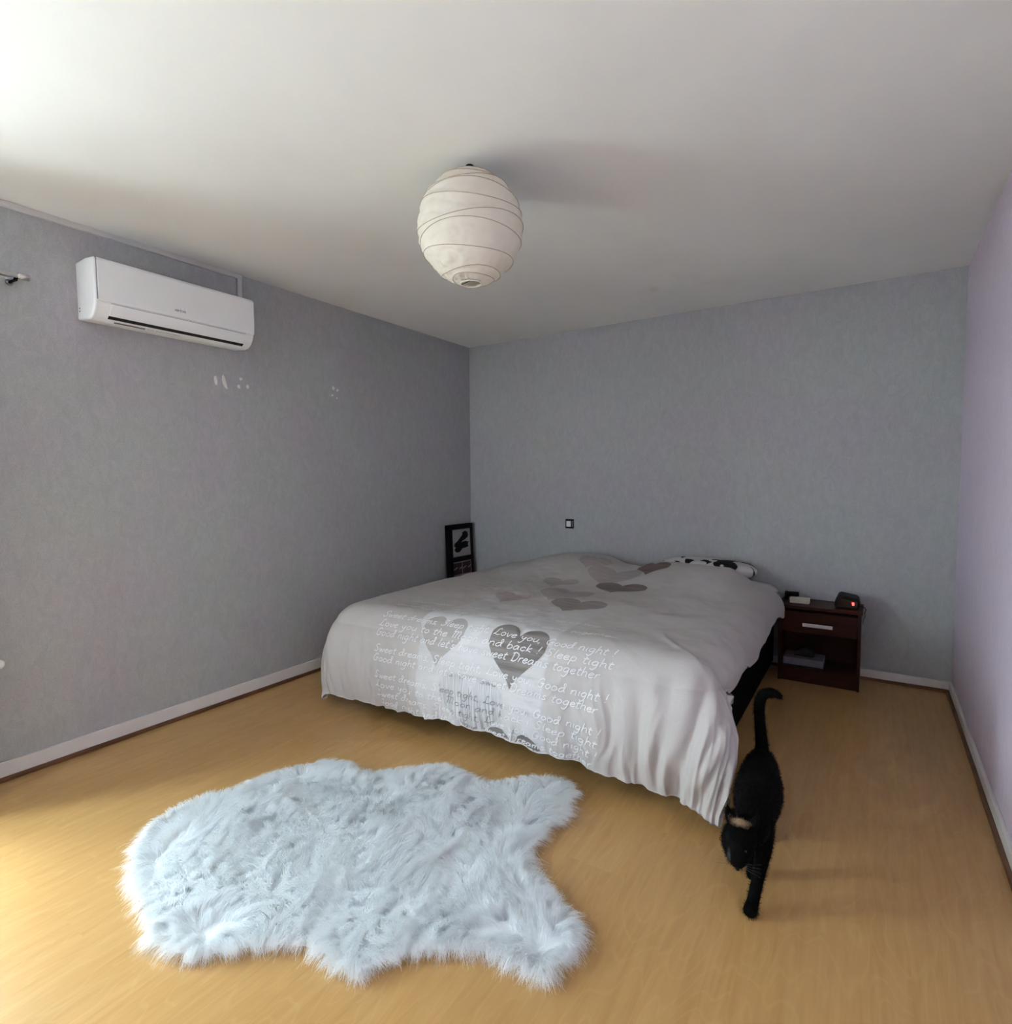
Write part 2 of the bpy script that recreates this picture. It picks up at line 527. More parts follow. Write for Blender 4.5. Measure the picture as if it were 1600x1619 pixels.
# front panel: a slightly proud shell with its own bottom edge
pf = [(0.150, 2.3165), (0.176, 2.315), (0.190, 2.309), (0.196, 2.298), (0.197, 2.20), (0.196, 2.132), (0.193, 2.122), (0.186, 2.120), (0.183, 2.135), (0.183, 2.300), (0.15, 2.306)]
under(prism('front_panel', pf, 1, AY0 + 0.012, AY1 - 0.002, MAT['plastic'], bevel=0.0015), ac)
under(prism('panel_seam', [(0.150, 2.3190), (0.186, 2.3135), (0.1935, 2.30), (0.1935, 2.125), (0.180, 2.125), (0.180, 2.30), (0.15, 2.30)], 1, AY0 + 0.009, AY0 + 0.0125, MAT['grey_print']), ac)
# louvre flap along the curved lower front
R, cx, cz = 0.085, 0.188 - 0.085, 2.045 + 0.085
def arc(r, a0, a1, n):
    return [(cx + r * math.cos(a0 + (a1 - a0) * k / n), cz + r * math.sin(a0 + (a1 - a0) * k / n)) for k in range(n + 1)]
fo = arc(R + 0.004, math.radians(-10), math.radians(-47), 8)
fi = arc(R + 0.0005, math.radians(-47), math.radians(-10), 8)
under(prism('louvre_flap', fo + fi, 1, AY0 + 0.065, AY1 - 0.05, MAT['plastic']), ac)
go = arc(R + 0.0022, math.radians(-8.7), math.radians(-10), 2)
gi = arc(R - 0.001, math.radians(-10), math.radians(-8.7), 2)
under(prism('flap_seam', go + gi, 1, AY0 + 0.065, AY1 - 0.05, MAT['grey_print']), ac)
so = arc(R + 0.0025, math.radians(-47.5), math.radians(-60), 3)
si = arc(R - 0.003, math.radians(-60), math.radians(-47.5), 3)
under(prism('air_outlet', so + si, 1, AY0 + 0.065, AY1 - 0.05, MAT['gap']), ac)
for a, b, w in ((AY0 + 0.10, AY0 + 0.235, 7), (AY0 + 0.245, AY0 + 0.275, 5), (AY0 + 0.285, AY0 + 0.40, 4)):
    lo_ = arc(R + 0.0015, math.radians(-72), math.radians(-72 - w), 3)
    li_ = arc(R - 0.001, math.radians(-72 - w), math.radians(-72), 3)
    under(prism('rating_sticker', lo_ + li_, 1, a, b, MAT['grey_print'] if b < AY0 + 0.24 else MAT['trunk']), ac)
for k in range(2):
    under(box('side_mark', (0.022, AY0 - 0.0008, 2.105 - 0.014 * k), (0.034, AY0 + 0.001, 2.108 - 0.014 * k), MAT['gap']), ac)

def font_mesh(text, size, name, mat, mtx, ext=0.0003):
    cu = bpy.data.curves.new('tmp_text', 'FONT')
    cu.body = text
    cu.size = size
    cu.extrude = ext
    cu.align_x = 'CENTER'
    ob = bpy.data.objects.new('tmp_text', cu)
    COL.objects.link(ob)
    dg = bpy.context.evaluated_depsgraph_get()
    me = bpy.data.meshes.new_from_object(ob.evaluated_get(dg))
    bpy.data.objects.remove(ob)
    me.transform(mtx)
    return link(name, me, mat)
# text plane: local x -> +Y, local y -> +Z, normal +X
MT = Matrix(((0, 0, 1, 0.1972), (1, 0, 0, -2.690), (0, 1, 0, 2.150), (0, 0, 0, 1)))
under(font_mesh('AIRTON', 0.0145, 'brand_lettering', MAT['gap'], MT), ac)

# ------------------------------------------------------------------ paper lantern
def paper():
    m = Mat('rice_paper', (0.80, 0.74, 0.62), 0.75, 0, 0.3)
    v = m.coord((1, 1, 1))
    f = m.noise(v, 18, 4, 0.6)
    col = m.ramp(f, [(0.3, (0.88, 0.83, 0.72)), (0.7, (0.93, 0.89, 0.80))])
    m.color(col)
    m.bump(m.noise(v, 40, 4, 0.6, 0.5), 0.3, 0.004)
    t = m.n('ShaderNodeBsdfTranslucent')
    m.l(col, t.inputs[0])
    x = m.n('ShaderNodeMixShader', Fac=0.22)
    m.l(m.b.outputs[0], x.inputs[1]); m.l(t.outputs[0], x.inputs[2])
    m.l(x.outputs[0], m.nt.nodes['Material Output'].inputs['Surface'])
    return m.m
MAT['paper'] = paper()
MAT['rib'] = simple('bamboo_rib', (0.46, 0.38, 0.28), (0.55, 0.46, 0.35), 0.6, 60)
LC, LR, LZ = Vector((1.815, -2.42, 2.264)), 0.204, 0.210
lamp = thing('paper_lantern', (LC.x, LC.y, H), 'round cream paper lantern lampshade hanging from the ceiling', 'pendant lamp')
NA, NT = 110, 84
th0, th1 = math.radians(13), math.radians(180 - 11.5)
ribs = [0.10, 0.17, 0.25, 0.335, 0.40, 0.505, 0.60, 0.72, 0.845, 0.93]
def tilt(a, k):
    return 0.028 * math.sin(a + 1.9 * k) + 0.018 * math.sin(2 * a + k * 2.3)
def lantern_pt(a, t, off=0.0):
    th = th0 + (th1 - th0) * t
    # paper sags inward between the ribs
    d = min(abs(t - (r + tilt(a, k))) for k, r in enumerate(ribs))
    sag = -0.0065 * min(1.0, d / 0.035)
    f1 = abs(float(vnoise(a * 4.2 + t * 9, t * 13 - a * 1.5, 3)))
    f2 = abs(float(vnoise(a * 9.0 - t * 12, t * 21 + a * 3, 4)))
    soft = 0.35 + 0.65 * max(0.0, math.cos(a - 4.0)) * min(1.0, max(0.0, (t - 0.3) * 2.5))
    cr_ = (0.011 * f1 + 0.006 * f2 - 0.005) * min(1, d / 0.03) * soft
    r = 1 + (sag + cr_ + off) / LR
    return LC + Vector((LR * r * math.sin(th) * math.cos(a), LR * r * math.sin(th) * math.sin(a), LZ * r * math.cos(th)))
vs = [lantern_pt(2 * math.pi * i / NA, j / NT) for j in range(NT + 1) for i in range(NA)]
fs = [(j * NA + i, j * NA + (i + 1) % NA, (j + 1) * NA + (i + 1) % NA, (j + 1) * NA + i) for j in range(NT) for i in range(NA)]
under(mesh_obj('paper_shade', vs, fs, MAT['paper'], None, True), lamp)
for k, r in enumerate(ribs):
    pts = []
    for i in range(97):
        a = 2 * math.pi * i / 96
        pts.append(lantern_pt(a, min(max(r + tilt(a, k), 0.004), 0.996), 0.0004))
    under(tube('rib', pts, 0.0013, MAT['rib'], seg=6), lamp)
zb = LC.z + LZ * math.cos(th1)
rb = LR * math.sin(th1)
under(tube('bottom_ring', [(LC.x + rb * math.cos(2 * math.pi * k / 40), LC.y + rb * math.sin(2 * math.pi * k / 40), zb) for k in range(41)], 0.0028, MAT['paper'], seg=8), lamp)
zt = LC.z + LZ * math.cos(th0)
rt = LR * math.sin(th0)
under(tube('top_ring', [(LC.x + rt * math.cos(2 * math.pi * k / 40), LC.y + rt * math.sin(2 * math.pi * k / 40), zt) for k in range(41)], 0.0022, MAT['rib'], seg=8), lamp)
under(tube('wire_stretcher', [(LC.x - rb, LC.y - 0.005, zb + 0.004), (LC.x, LC.y, zb + 0.012), (LC.x + rb, LC.y + 0.005, zb + 0.004)], 0.0016, MAT['dark'], seg=6), lamp)
under(tube('wire_hanger', [(LC.x - rt, LC.y, zt), (LC.x, LC.y, zt + 0.012), (LC.x + rt, LC.y, zt)], 0.0014, MAT['dark'], seg=6), lamp)
under(tube('cord', [(LC.x, LC.y, H), (LC.x, LC.y, LC.z + 0.06)], 0.004, MAT['dark'], seg=8), lamp)
under(tube('ceiling_hook', [(LC.x, LC.y, H), (LC.x, LC.y, H - 0.008)], [0.016, 0.012], MAT['dark'], seg=12), lamp)
under(tube('bulb_holder', [(LC.x, LC.y, LC.z + 0.075), (LC.x, LC.y, LC.z + 0.02)], 0.02, MAT['plastic'], seg=14), lamp)
under(tube('bulb', [(LC.x, LC.y, LC.z + 0.02), (LC.x, LC.y, LC.z), (LC.x, LC.y, LC.z - 0.03), (LC.x, LC.y, LC.z - 0.055), (LC.x, LC.y, LC.z - 0.065)], [0.014, 0.022, 0.031, 0.022, 0.006], MAT['plastic'], seg=16), lamp)

# ------------------------------------------------------------------ bed
bed = thing('double_bed', (1.6, -1.0, 0.0), 'low dark bed base under the white heart-print duvet', 'bed')
under(box('base', (0.66, -1.97, 0.030), (2.600, -0.03, 0.34), MAT['bed_black'], bevel=0.015), bed)
for x in (0.80, 1.6, 2.40):
    for y in (-1.90, -0.14):
        under(tube('leg', [(x, y, 0.0), (x, y, 0.035)], [0.03, 0.035], MAT['dark'], seg=14), bed)
mt = tag(box('mattress', (0.71, -2.01, 0.341), (2.49, -0.03, 0.50), MAT['mattress'], bevel=0.04, seg=4), 'thick pale mattress under the duvet', 'mattress')

# --- duvet: cloth coordinates p (across the bed), q (from head wall towards the foot and down the drop)
XL, XR, QB, RD = 0.66, 2.535, 1.955, 0.155
PL, PR, Q1 = XL - 0.335, XR + 0.285, QB + 0.600
def q_head(p):
    return 0.13 + 0.225 * sstep(1.60, 1.80, p) - 0.02 * np.sin(p * 7)
def ztop(x, q):
    y = -q
    g = sstep(-0.95, -0.36, y)
    left = sstep(0.58, 1.12, x) * (1 - sstep(1.45, 1.80, x))
    right = sstep(1.55, 1.95, x) * (1 - sstep(2.36, 2.62, x))
    zz = 0.592 + g * (0.108 * left + 0.110 * right)
    zz -= 0.05 * sstep(0.25, 0.08, q) * (1 - right)
    zz += 0.012 * np.sin((x - XL) / (XR - XL) * math.pi) 
    return zz
def profile(d):
    a = np.clip(d / RD, 0, math.pi / 2)
    out = RD * np.sin(a)
    down = RD * (1 - np.cos(a)) + np.maximum(d - RD * math.pi / 2, 0)
    return out, down
_fr = random.Random(21)
FOLDS = []
def fold(pk, w, amp, s0, s1, slope):
    FOLDS.append((pk, w, amp, s0, s1, slope))
for pk, w, amp, s0, s1, sl in (
    (2.02, .045, .020, .22, .50, .10), (2.115, .030, .018, .22, .45, .16), (2.20, .055, .026, .16, .40, .06), (2.285, .028, -.016, .20, .40, .05),
    (2.345, .045, .030, .12, .34, -.02), (2.41, .026, -.018, .14, .34, -.03), (2.465, .036, .026, .08, .30, -.08), (2.525, .024, -.016, .10, .28, -.10),
    (2.575, .034, .026, .08, .26, -.14), (2.635, .022, -.015, .10, .25, -.18), (2.69, .032, .026, .08, .24, -.22), (2.76, .026, .018, .10, .24, -.24),
    (1.90, .05, .012, .26, .55, .10), (1.78, .03, .010, .35, .55, .06), (1.70, .022, -.012, .40, .56, -.10), (1.62, .03, .012, .36, .55, -.22),
    (1.50, .03, .008, .34, .55, -.20), (1.38, .035, .010, .32, .55, -.18), (1.25, .03, .010, .28, .52, -.16), (1.15, .025, .008, .26, .5, -.14),
    (1.05, .03, .010, .24, .5, -.10), (0.94, .025, .009, .22, .45, -.06), (0.84, .03, .010, .18, .42, -.02), (0.72, .03, .012, .15, .4, .04), (0.58, .035, .014, .12, .35, .10)):
    fold(pk, w, amp, s0, s1, sl)
for k in range(34):
    pk = _fr.uniform(0.55, 2.75)
    fold(pk, _fr.uniform(.008, .016), _fr.choice((-1, 1)) * _fr.uniform(.003, .007), _fr.uniform(.30, .45), .58, _fr.uniform(-.2, .2))
def duvet_grid(P, Q):
    """P,Q arrays (cloth coords) -> base xyz plus displacement along the sheet normal"""
    dp = np.where(P > XR, P - XR, np.where(P < XL, P - XL, 0.0))
    dq = np.maximum(Q - QB, 0.0)
    d = np.hypot(dp, dq)
    th = np.arctan2(np.abs(dp), dq + 1e-9)            # 0 = straight over the foot, pi/2 = over the side
    corner = np.sin(2 * th)
    th2 = (math.pi / 2) * (np.clip(th / (math.pi / 2), 0, 1) ** 0.62)
    out, down = profile(d)
    straight = np.maximum(d - RD * 1.2, 0)
    out = out + corner * straight * np.where(dp > 0, 0.34, 0.22) + 0.035 * np.sin(np.clip(straight / 0.42, 0, 1) * math.pi) * (dq > 0)
    nx, ny = np.sin(th2) * np.sign(dp), np.cos(th2)
    nx = np.where(d > 0, nx, 0); ny = np.where(d > 0, ny, 0)
    cp, cq = np.clip(P, XL, XR), np.minimum(Q, QB)
    X = cp + nx * out
    Y = -(cq + ny * out)
    Z = ztop(cp, cq) - down
    return np.stack([X, Y, Z], -1), d, dp, dq
def duvet_disp(P, Q, d, dp, dq):
    h = 0.006 * vnoise(P * 3.1, Q * 3.1, 1) + 0.0035 * vnoise(P * 8 + 3, Q * 7, 2) + 0.0012 * vnoise(P * 26, Q * 22, 5)
    # oblique soft creases on the right of the top
    u = P * 0.55 + Q * 0.83
    h = h + 0.004 * vnoise(u * 9, (P - Q) * 2.2, 9) * sstep(1.7, 2.3, P)
    s = dq
    for pk, w, amp, s0, s1, sl in FOLDS:
        c = pk + sl * (s - s0) + 0.022 * vnoise(s * 5 + pk * 31, 0 * s + pk * 7, 51) * sstep(s0, s1, s)
        e = np.exp(-((P - c) / w) ** 2)
        h = h + 0.75 * amp * e * sstep(s0, s1, s)
    # sharp hanging creases, densest on the right of the foot drop
    wv = 0.35 * vnoise(P * 4, s * 5, 61) + 0.15 * vnoise(P * 9, s * 9, 62)
    r1 = 1 - np.abs(vnoise(P * 9.5 + wv * 1.3, s * 0.9 + 5, 63)) * 2
    r2 = 1 - np.abs(vnoise(P * 22 + wv * 2.0, s * 1.5 + 1, 64)) * 2
    amt = sstep(0.12, 0.34, s) * (0.30 + 0.70 * sstep(1.85, 2.3, P)) + 0.25 * sstep(0.34, 0.5, s) * sstep(1.5, 0.9, np.abs(P - 1.2) * 2)
    h = h + amt * (0.0095 * np.maximum(r1, -0.3) + 0.0052 * np.maximum(r2, -0.3))
    r4 = 1 - np.abs(vnoise(P * 34 + wv * 2.6, s * 1.2 + 9, 67)) * 2
    h = h + 0.0040 * np.maximum(r4, -0.2) * sstep(0.16, 0.36, s) * (0.25 + 0.75 * sstep(1.95, 2.3, P)) * sstep(-0.2, 0.3, vnoise(P * 6, s * 2, 68))
    # hem puckers
    h = h + sstep(0.47, 0.60, s) * 0.0035 * vnoise(P * 42, s * 6, 65)
    # diagonal drags on the upper right of the drop and the top corner
    v = P * 0.8 - Q * 0.6
    r3 = 1 - np.abs(vnoise(v * 10 + wv, (P + Q) * 1.6, 66)) * 2
    h = h + 0.0040 * np.maximum(r3, -0.2) * sstep(1.9, 2.35, P) * sstep(1.1, 1.7, Q) * (1 - 0.6 * sstep(0.2, 0.4, s))
    # right-hand side: scalloped drop
    side = np.maximum(dp, 0) * (dq < 0.05)
    h = h + 0.05 * side * vnoise(Q * 5.0, 0.3 + 0 * Q, 13)
    return h
NP_, NQ_ = 440, 430
NL = 6
tt = np.linspace(0, 1, NQ_)
pp = np.linspace(PL, PR, NP_)
Pg = np.repeat(pp[None, :], NQ_, 0)
qe = Q1 + 0.018 * vnoise(pp * 3.0, pp * 0 + 2.2, 17) + 0.007 * vnoise(pp * 11, pp * 0 + .2, 18) - 0.012 * sstep(PR - 0.10, PR, pp) - 0.02 * sstep(PL + 0.25, PL, pp) - 0.012 * sstep(PL + .9, PL + .5, pp)
q0 = q_head(pp)
Qg = q0[None, :] + tt[:, None] * (qe - q0)[None, :]
# side edges wander a little
wob = 0.03 * vnoise(tt * 9, tt * 0 + 4, 23)
edgeR = sstep(XR, PR, Pg)
Pg = Pg + edgeR * (wob[:, None] - 0.02)
base, d_, dp_, dq_ = duvet_grid(Pg, Qg)
disp = duvet_disp(Pg, Qg, d_, dp_, dq_)
def grid_normals(G):
    du = np.gradient(G, axis=1); dv = np.gradient(G, axis=0)
    n = np.cross(dv, du)
    n /= np.linalg.norm(n, axis=-1, keepdims=True) + 1e-12
    return n
nb = grid_normals(base)
if nb[NQ_ // 2, NP_ // 2, 2] < 0:
    nb = -nb
DG = base + nb * disp[..., None]
DG[..., 2] = np.maximum(DG[..., 2], 0.012)
DN = grid_normals(DG)
if DN[NQ_ // 2, NP_ // 2, 2] < 0:
    DN = -DN
def duvet_at(p, q, off=0.0012):
    """bilinear lookup of the finished cloth at cloth coords (arrays)"""
    p = np.asarray(p, float); q = np.asarray(q, float)
    i = np.clip((p - PL) / (PR - PL) * (NP_ - 1), 0, NP_ - 1.001)
    i0 = i.astype(int); fi_ = i - i0
    q0p = q0[i0] * (1 - fi_) + q0[i0 + 1] * fi_
    qep = qe[i0] * (1 - fi_) + qe[i0 + 1] * fi_
    j = np.clip((q - q0p) / (qep - q0p) * (NQ_ - 1), 0, NQ_ - 1.001)
    j0 = j.astype(int); fj = j - j0
    def lk(A):
        a = A[j0, i0] * (1 - fi_)[..., None] + A[j0, i0 + 1] * fi_[..., None]
        b = A[j0 + 1, i0] * (1 - fi_)[..., None] + A[j0 + 1, i0 + 1] * fi_[..., None]
        return a * (1 - fj)[..., None] + b * fj[..., None]
    return lk(DG) + lk(DN) * off
#DUVET_END

def duvet_mat():
    m = Mat('printed_cotton', (0.6, 0.57, 0.56), 0.85, 0, 0.2)
    uv = m.n('ShaderNodeUVMap').outputs[0]
    sep = m.n('ShaderNodeSeparateXYZ')
    m.l(uv, sep.inputs[0])
    p, q = sep.outputs[0], sep.outputs[1]
    v = m.coord((1, 1, 1), 'UV')
    weave = m.noise(v, 260, 2, 0.6)
    base = m.ramp(m.noise(v, 3, 3), [(0.3, (0.495, 0.468, 0.455)), (0.7, (0.53, 0.505, 0.492))])
    # pale whitewashed band down the middle with streaks running across the bed
    sv = m.n('ShaderNodeCombineXYZ')
    m.l(m.math('MULTIPLY', p, 2.2), sv.inputs[0]); m.l(m.math('MULTIPLY', q, 30.0), sv.inputs[1])
    streak = m.noise(sv.outputs[0], 1.0, 4, 0.65)
    band_c = m.ramp(streak, [(0.30, (0.47, 0.46, 0.46)), (0.40, (0.61, 0.605, 0.615)), (0.7, (0.68, 0.675, 0.69))])
    edge = m.math('MULTIPLY', m.noise(sv.outputs[0], 0.8, 2), 0.02)
    a = m.n('ShaderNodeMapRange'); a.inputs[1].default_value = 1.245; a.inputs[2].default_value = 1.26
    m.l(m.math('ADD', p, edge), a.inputs[0])
    b = m.n('ShaderNodeMapRange'); b.inputs[1].default_value = 1.99; b.inputs[2].default_value = 1.975
    m.l(m.math('ADD', p, edge), b.inputs[0])
    cq = m.n('ShaderNodeMapRange'); cq.inputs[1].default_value = 1.35; cq.inputs[2].default_value = 2.05
    m.l(q, cq.inputs[0])
    band = m.math('MULTIPLY', m.math('MULTIPLY', a.outputs[0], b.outputs[0]), m.math('MULTIPLY', cq.outputs[0], 0.8))
    c = m.mix(band, base, band_c)
    c = m.mix(0.12, c, m.ramp(weave, [(0.3, (0.3, 0.3, 0.3)), (0.7, (0.7, 0.7, 0.7))]), 'OVERLAY')
    m.color(c)
    m.bump(m.math('ADD', m.math('MULTIPLY', weave, 0.15), m.noise(v, 22, 4, 0.6, 0.6)), 0.25, 0.004)
    return m.m
MAT['duvet'] = duvet_mat()

def build_duvet():
    # top sheet + rolled hem + underside
    rows = [DG]
    V = DG.reshape(-1, 3)
    F = []
    idx = np.arange(NQ_ * NP_).reshape(NQ_, NP_)
    F.append(np.stack([idx[:-1, :-1], idx[1:, :-1], idx[1:, 1:], idx[:-1, 1:]], -1).reshape(-1, 4))
    th = 0.030
    DU = DG - DN * th
    DU[..., 2] = np.maximum(DU[..., 2], 0.006)
    # pull the lower layer in at the rim so that the hem closes with a soft lip
    Vu = DU.reshape(-1, 3)
    off = len(V)
    F.append((np.stack([idx[:-1, :-1], idx[:-1, 1:], idx[1:, 1:], idx[1:, :-1]], -1).reshape(-1, 4)) + off)
    ring = np.concatenate([idx[0, :], idx[1:, -1], idx[-1, -2::-1], idx[-2:0:-1, 0]])
    mid_ = (V[ring] + Vu[ring]) / 2
    # outward lip
    inner = np.concatenate([idx[1, :], idx[1:, -2], idx[-2, -2::-1], idx[-2:0:-1, 1]])
    outd = V[ring] - V[inner]
    outd /= np.linalg.norm(outd, axis=1, keepdims=True) + 1e-9
    mid_ = mid_ + outd * 0.008
    mid_[:, 2] = np.maximum(mid_[:, 2], 0.004)
    o2 = off * 2
    n = len(ring)
    k = np.arange(n); k2 = (k + 1) % n
    F.append(np.stack([ring[k], ring[k2], o2 + k2, o2 + k], -1)[:, ::-1])
    F.append(np.stack([o2 + k, o2 + k2, ring[k2] + off, ring[k] + off], -1)[:, ::-1])
    VV = np.concatenate([V, Vu, mid_])
    FF = np.concatenate(F)
    me = bpy.data.meshes.new('duvet')
    me.vertices.add(len(VV)); me.vertices.foreach_set('co', VV.ravel())
    me.loops.add(FF.size); me.loops.foreach_set('vertex_index', FF.ravel().astype(np.int32))
    me.polygons.add(len(FF)); me.polygons.foreach_set('loop_start', (np.arange(len(FF)) * 4).astype(np.int32))
    me.update(calc_edges=True)
    uvl = me.uv_layers.new(name='cloth')
    uvp = np.stack([Pg.ravel(), Qg.ravel()], -1)
    uva = np.concatenate([uvp, uvp, uvp[ring]])
    uvl.data.foreach_set('uv', uva[FF.ravel()].ravel())
    return link('cover', me, MAT['duvet'], None, True)
duvet = thing('duvet', (1.6, -1.0, 0.5), 'off-white duvet printed with grey hearts and handwriting, spread over the bed', 'duvet')
under(build_duvet(), duvet)

# ---- printed hearts (flat print laid on the cloth)
def heart_mat(name, c1, c2, scale=(3, 40, 1), vertical=False):
    m = Mat(name, c1, 0.85, 0, 0.2)
    v = m.coord(scale if not vertical else (120, 3, 1), 'UV')
    f = m.noise(v, 1.0, 4, 0.65)
    m.color(m.ramp(f, [(0.32, c1), (0.62, c2)]))
    m.bump(m.noise(m.coord((1, 1, 1), 'UV'), 260, 2), 0.06, 0.003)
    return m.m
HM = {
    'dark': heart_mat('heart_dark_grey', (0.155, 0.135, 0.125), (0.27, 0.25, 0.24)),
    'mid': heart_mat('heart_mid_grey', (0.36, 0.335, 0.32), (0.45, 0.425, 0.41)),
    'pale': heart_mat('heart_pale', (0.60, 0.595, 0.605), (0.69, 0.685, 0.70)),
    'taupe': heart_mat('heart_taupe', (0.235, 0.205, 0.195), (0.33, 0.295, 0.285)),
    'soft': heart_mat('heart_soft_taupe', (0.37, 0.325, 0.31), (0.44, 0.395, 0.38)),
    'brown2': heart_mat('heart_brown_taupe', (0.19, 0.155, 0.145), (0.28, 0.235, 0.225)),
    'brown': heart_mat('heart_brown', (0.17, 0.12, 0.11), (0.24, 0.18, 0.165)),
}
def heart_curve(t):
    x = 16 * np.sin(t) ** 3
    y = 13 * np.cos(t) - 5 * np.cos(2 * t) - 2 * np.cos(3 * t) - np.cos(4 * t)
    return x / 32.0, (y - 2.5) / 29.0           # width 1, height ~1, centred
def grid_patch(name, inside, pc, qc, w, h, mat, off, n=60, clip=None):
    """rows of quads filling the outline column by column"""
    t = np.linspace(0, 2 * np.pi, 721)
    hx, hy = heart_curve(t)
    cols = np.linspace(-0.5, 0.5, n)
    V, F, UV = [], [], []
    m_ = 26
    lists = []
    for cx_ in cols[1:-1]:
        # crossings of the vertical line with the outline
        s = np.sign(hx - cx_)
        ci = np.where(s[:-1] * s[1:] < 0)[0]
        ys = np.sort(hy[ci])
        lo_, hi_ = ys[0], ys[-1]
        lists.append((cx_, lo_, hi_))
    P_, Q_ = [], []
    for cx_, lo_, hi_ in lists:
        ys = np.linspace(lo_, hi_, m_)
        P_ += [pc + cx_ * w] * m_
        Q_ += list(qc - ys * h)
    P_, Q_ = np.array(P_), np.array(Q_)
    pts = duvet_at(P_, Q_, off)
    nc = len(lists)
    keep = np.ones(len(P_), bool) if clip is None else clip(P_, Q_)
    for a in range(nc - 1):
        for b in range(m_ - 1):
            f = (a * m_ + b, a * m_ + b + 1, (a + 1) * m_ + b + 1, (a + 1) * m_ + b)
            if all(keep[i] for i in f):
                F.append(f)
    me = bpy.data.meshes.new(name)
    me.from_pydata([tuple(v) for v in pts], [], F)
    me.update()
    ul = me.uv_layers.new(name='cloth')
    for lp in me.loops:
        ul.data[lp.index].uv = (P_[lp.vertex_index], Q_[lp.vertex_index])
    return link(name, me, mat, None, True)
def heart(pc, qc, w, h, key, off=0.0012, lab=None):
    q_max = lambda P_, Q_: Q_ < np.interp(P_, pp, qe) - 0.006
    o = under(grid_patch('printed_heart', None, pc, qc, w, h, HM[key], off, clip=q_max), duvet)
    if lab:
        o['label'] = lab
    return o
HM['sketch'] = heart_mat('heart_pencil_lines', (0.34, 0.34, 0.35), (0.68, 0.68, 0.69), vertical=True)
H3 = (1.58, 2.385, 0.385, 0.32)
for hdef in (
    (1.40, 2.03, 0.42, 0.38, 'pale', 0.0010), (1.365, 2.09, 0.27, 0.27, 'mid', 0.0018), (1.80, 2.09, 0.31, 0.31, 'dark', 0.0018),
    (*H3, 'sketch', 0.0018), (1.80, 2.588, 0.31, 0.31, 'dark', 0.0018),
    (1.79, 1.42, 0.33, 0.29, 'taupe', 0.0016), (1.82, 0.87, 0.34, 0.25, 'brown2', 0.0022), (1.68, 0.63, 0.39, 0.36, 'soft', 0.0012),
    (1.40, 0.885, 0.26, 0.21, 'soft', 0.0016), (1.60, 1.19, 0.34, 0.36, 'soft', 0.0010), (1.37, 1.435, 0.23, 0.21, 'soft', 0.0016),
    (1.90, 0.47, 0.23, 0.26, 'brown', 0.0024), (1.46, 0.455, 0.25, 0.25, 'soft', 0.0014)):
    heart(*hdef)

